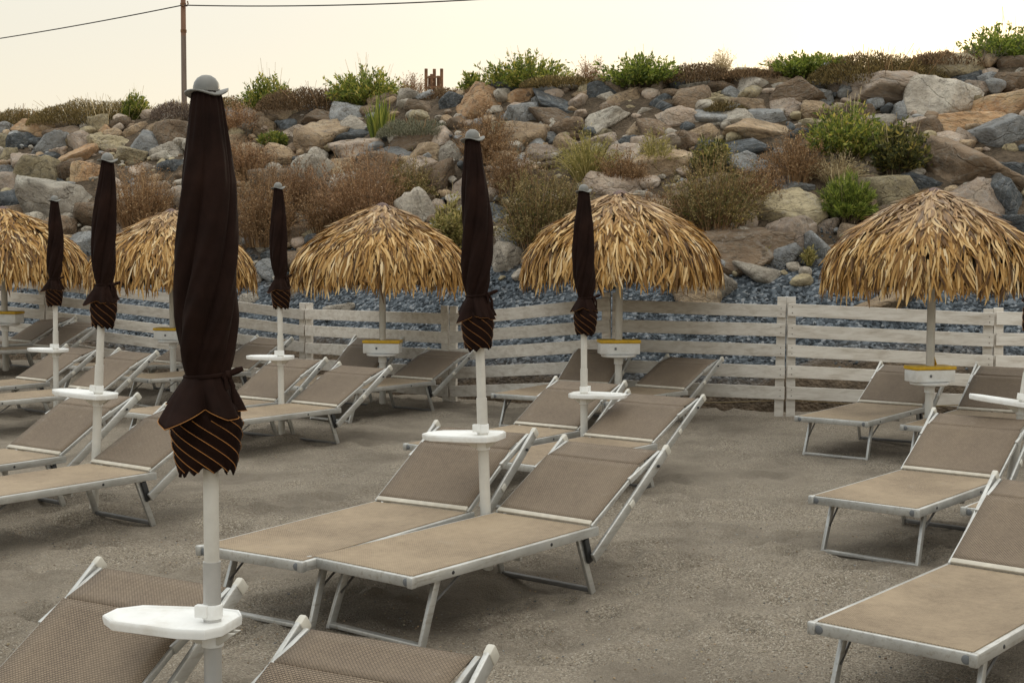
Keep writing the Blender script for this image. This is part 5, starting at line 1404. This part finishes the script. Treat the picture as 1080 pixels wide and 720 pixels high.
w = bpy.data.worlds.new('World'); scene.world = w; w.use_nodes = True
nt = w.node_tree; nt.nodes.clear()
out = nt.nodes.new('ShaderNodeOutputWorld'); bg = nt.nodes.new('ShaderNodeBackground'); sky = nt.nodes.new('ShaderNodeTexSky')
sky.sky_type = 'NISHITA'; sky.sun_disc = False; sky.sun_elevation = SUN_EL; sky.sun_rotation = SUN_AZ
sky.air_density = 1.0; sky.dust_density = 2.0; sky.ozone_density = 1.5; sky.altitude = 0
bg.inputs['Strength'].default_value = .025
nt.links.new(sky.outputs[0], bg.inputs[0])
# fill gradient added to the clear sky to brighten the scene: cream sunward, bluish behind, brightest overhead
tc = nt.nodes.new('ShaderNodeTexCoord'); sep = nt.nodes.new('ShaderNodeSeparateXYZ'); nt.links.new(tc.outputs['Generated'], sep.inputs[0])
def ramp(sock, stops):
    r_ = nt.nodes.new('ShaderNodeValToRGB'); nt.links.new(sock, r_.inputs[0]); cr = r_.color_ramp
    while len(cr.elements) < len(stops): cr.elements.new(.5)
    for e, (p, c) in zip(cr.elements, stops): e.position = p; e.color = (*c, 1)
    return r_.outputs[0]
front = ramp(sep.outputs[2], [(0, (.74, .61, .44)), (.16, (.67, .62, .52)), (.42, (.86, .83, .74)), (1, (1.50, 1.50, 1.42))])
back = ramp(sep.outputs[2], [(0, (.68, .60, .47)), (.17, (.64, .60, .51)), (.32, (.62, .68, .71)), (1, (1.50, 1.50, 1.42))])
az = nt.nodes.new('ShaderNodeVectorMath'); az.operation = 'DOT_PRODUCT'; nt.links.new(tc.outputs['Generated'], az.inputs[0])
az.inputs[1].default_value = (math.sin(SUN_AZ + R(48)), math.cos(SUN_AZ + R(48)), 0)
mr = nt.nodes.new('ShaderNodeMapRange'); nt.links.new(az.outputs['Value'], mr.inputs['Value']); mr.inputs['From Min'].default_value = -.5; mr.inputs['From Max'].default_value = .8
mx = nt.nodes.new('ShaderNodeMix'); mx.data_type = 'RGBA'; nt.links.new(mr.outputs[0], mx.inputs[0]); nt.links.new(back, mx.inputs[6]); nt.links.new(front, mx.inputs[7])
bg2 = nt.nodes.new('ShaderNodeBackground'); nt.links.new(mx.outputs[2], bg2.inputs[0]); bg2.inputs['Strength'].default_value = 1.0
ad = nt.nodes.new('ShaderNodeAddShader'); nt.links.new(bg.outputs[0], ad.inputs[0]); nt.links.new(bg2.outputs[0], ad.inputs[1]); nt.links.new(ad.outputs[0], out.inputs[0])

scene.view_settings.view_transform = 'Standard'; scene.view_settings.look = 'None'
scene.view_settings.exposure = 0.3; scene.view_settings.gamma = 1; scene.view_settings.use_curve_mapping = False
scene.render.engine = 'CYCLES'; scene.cycles.max_bounces = 6; scene.cycles.use_denoising = True
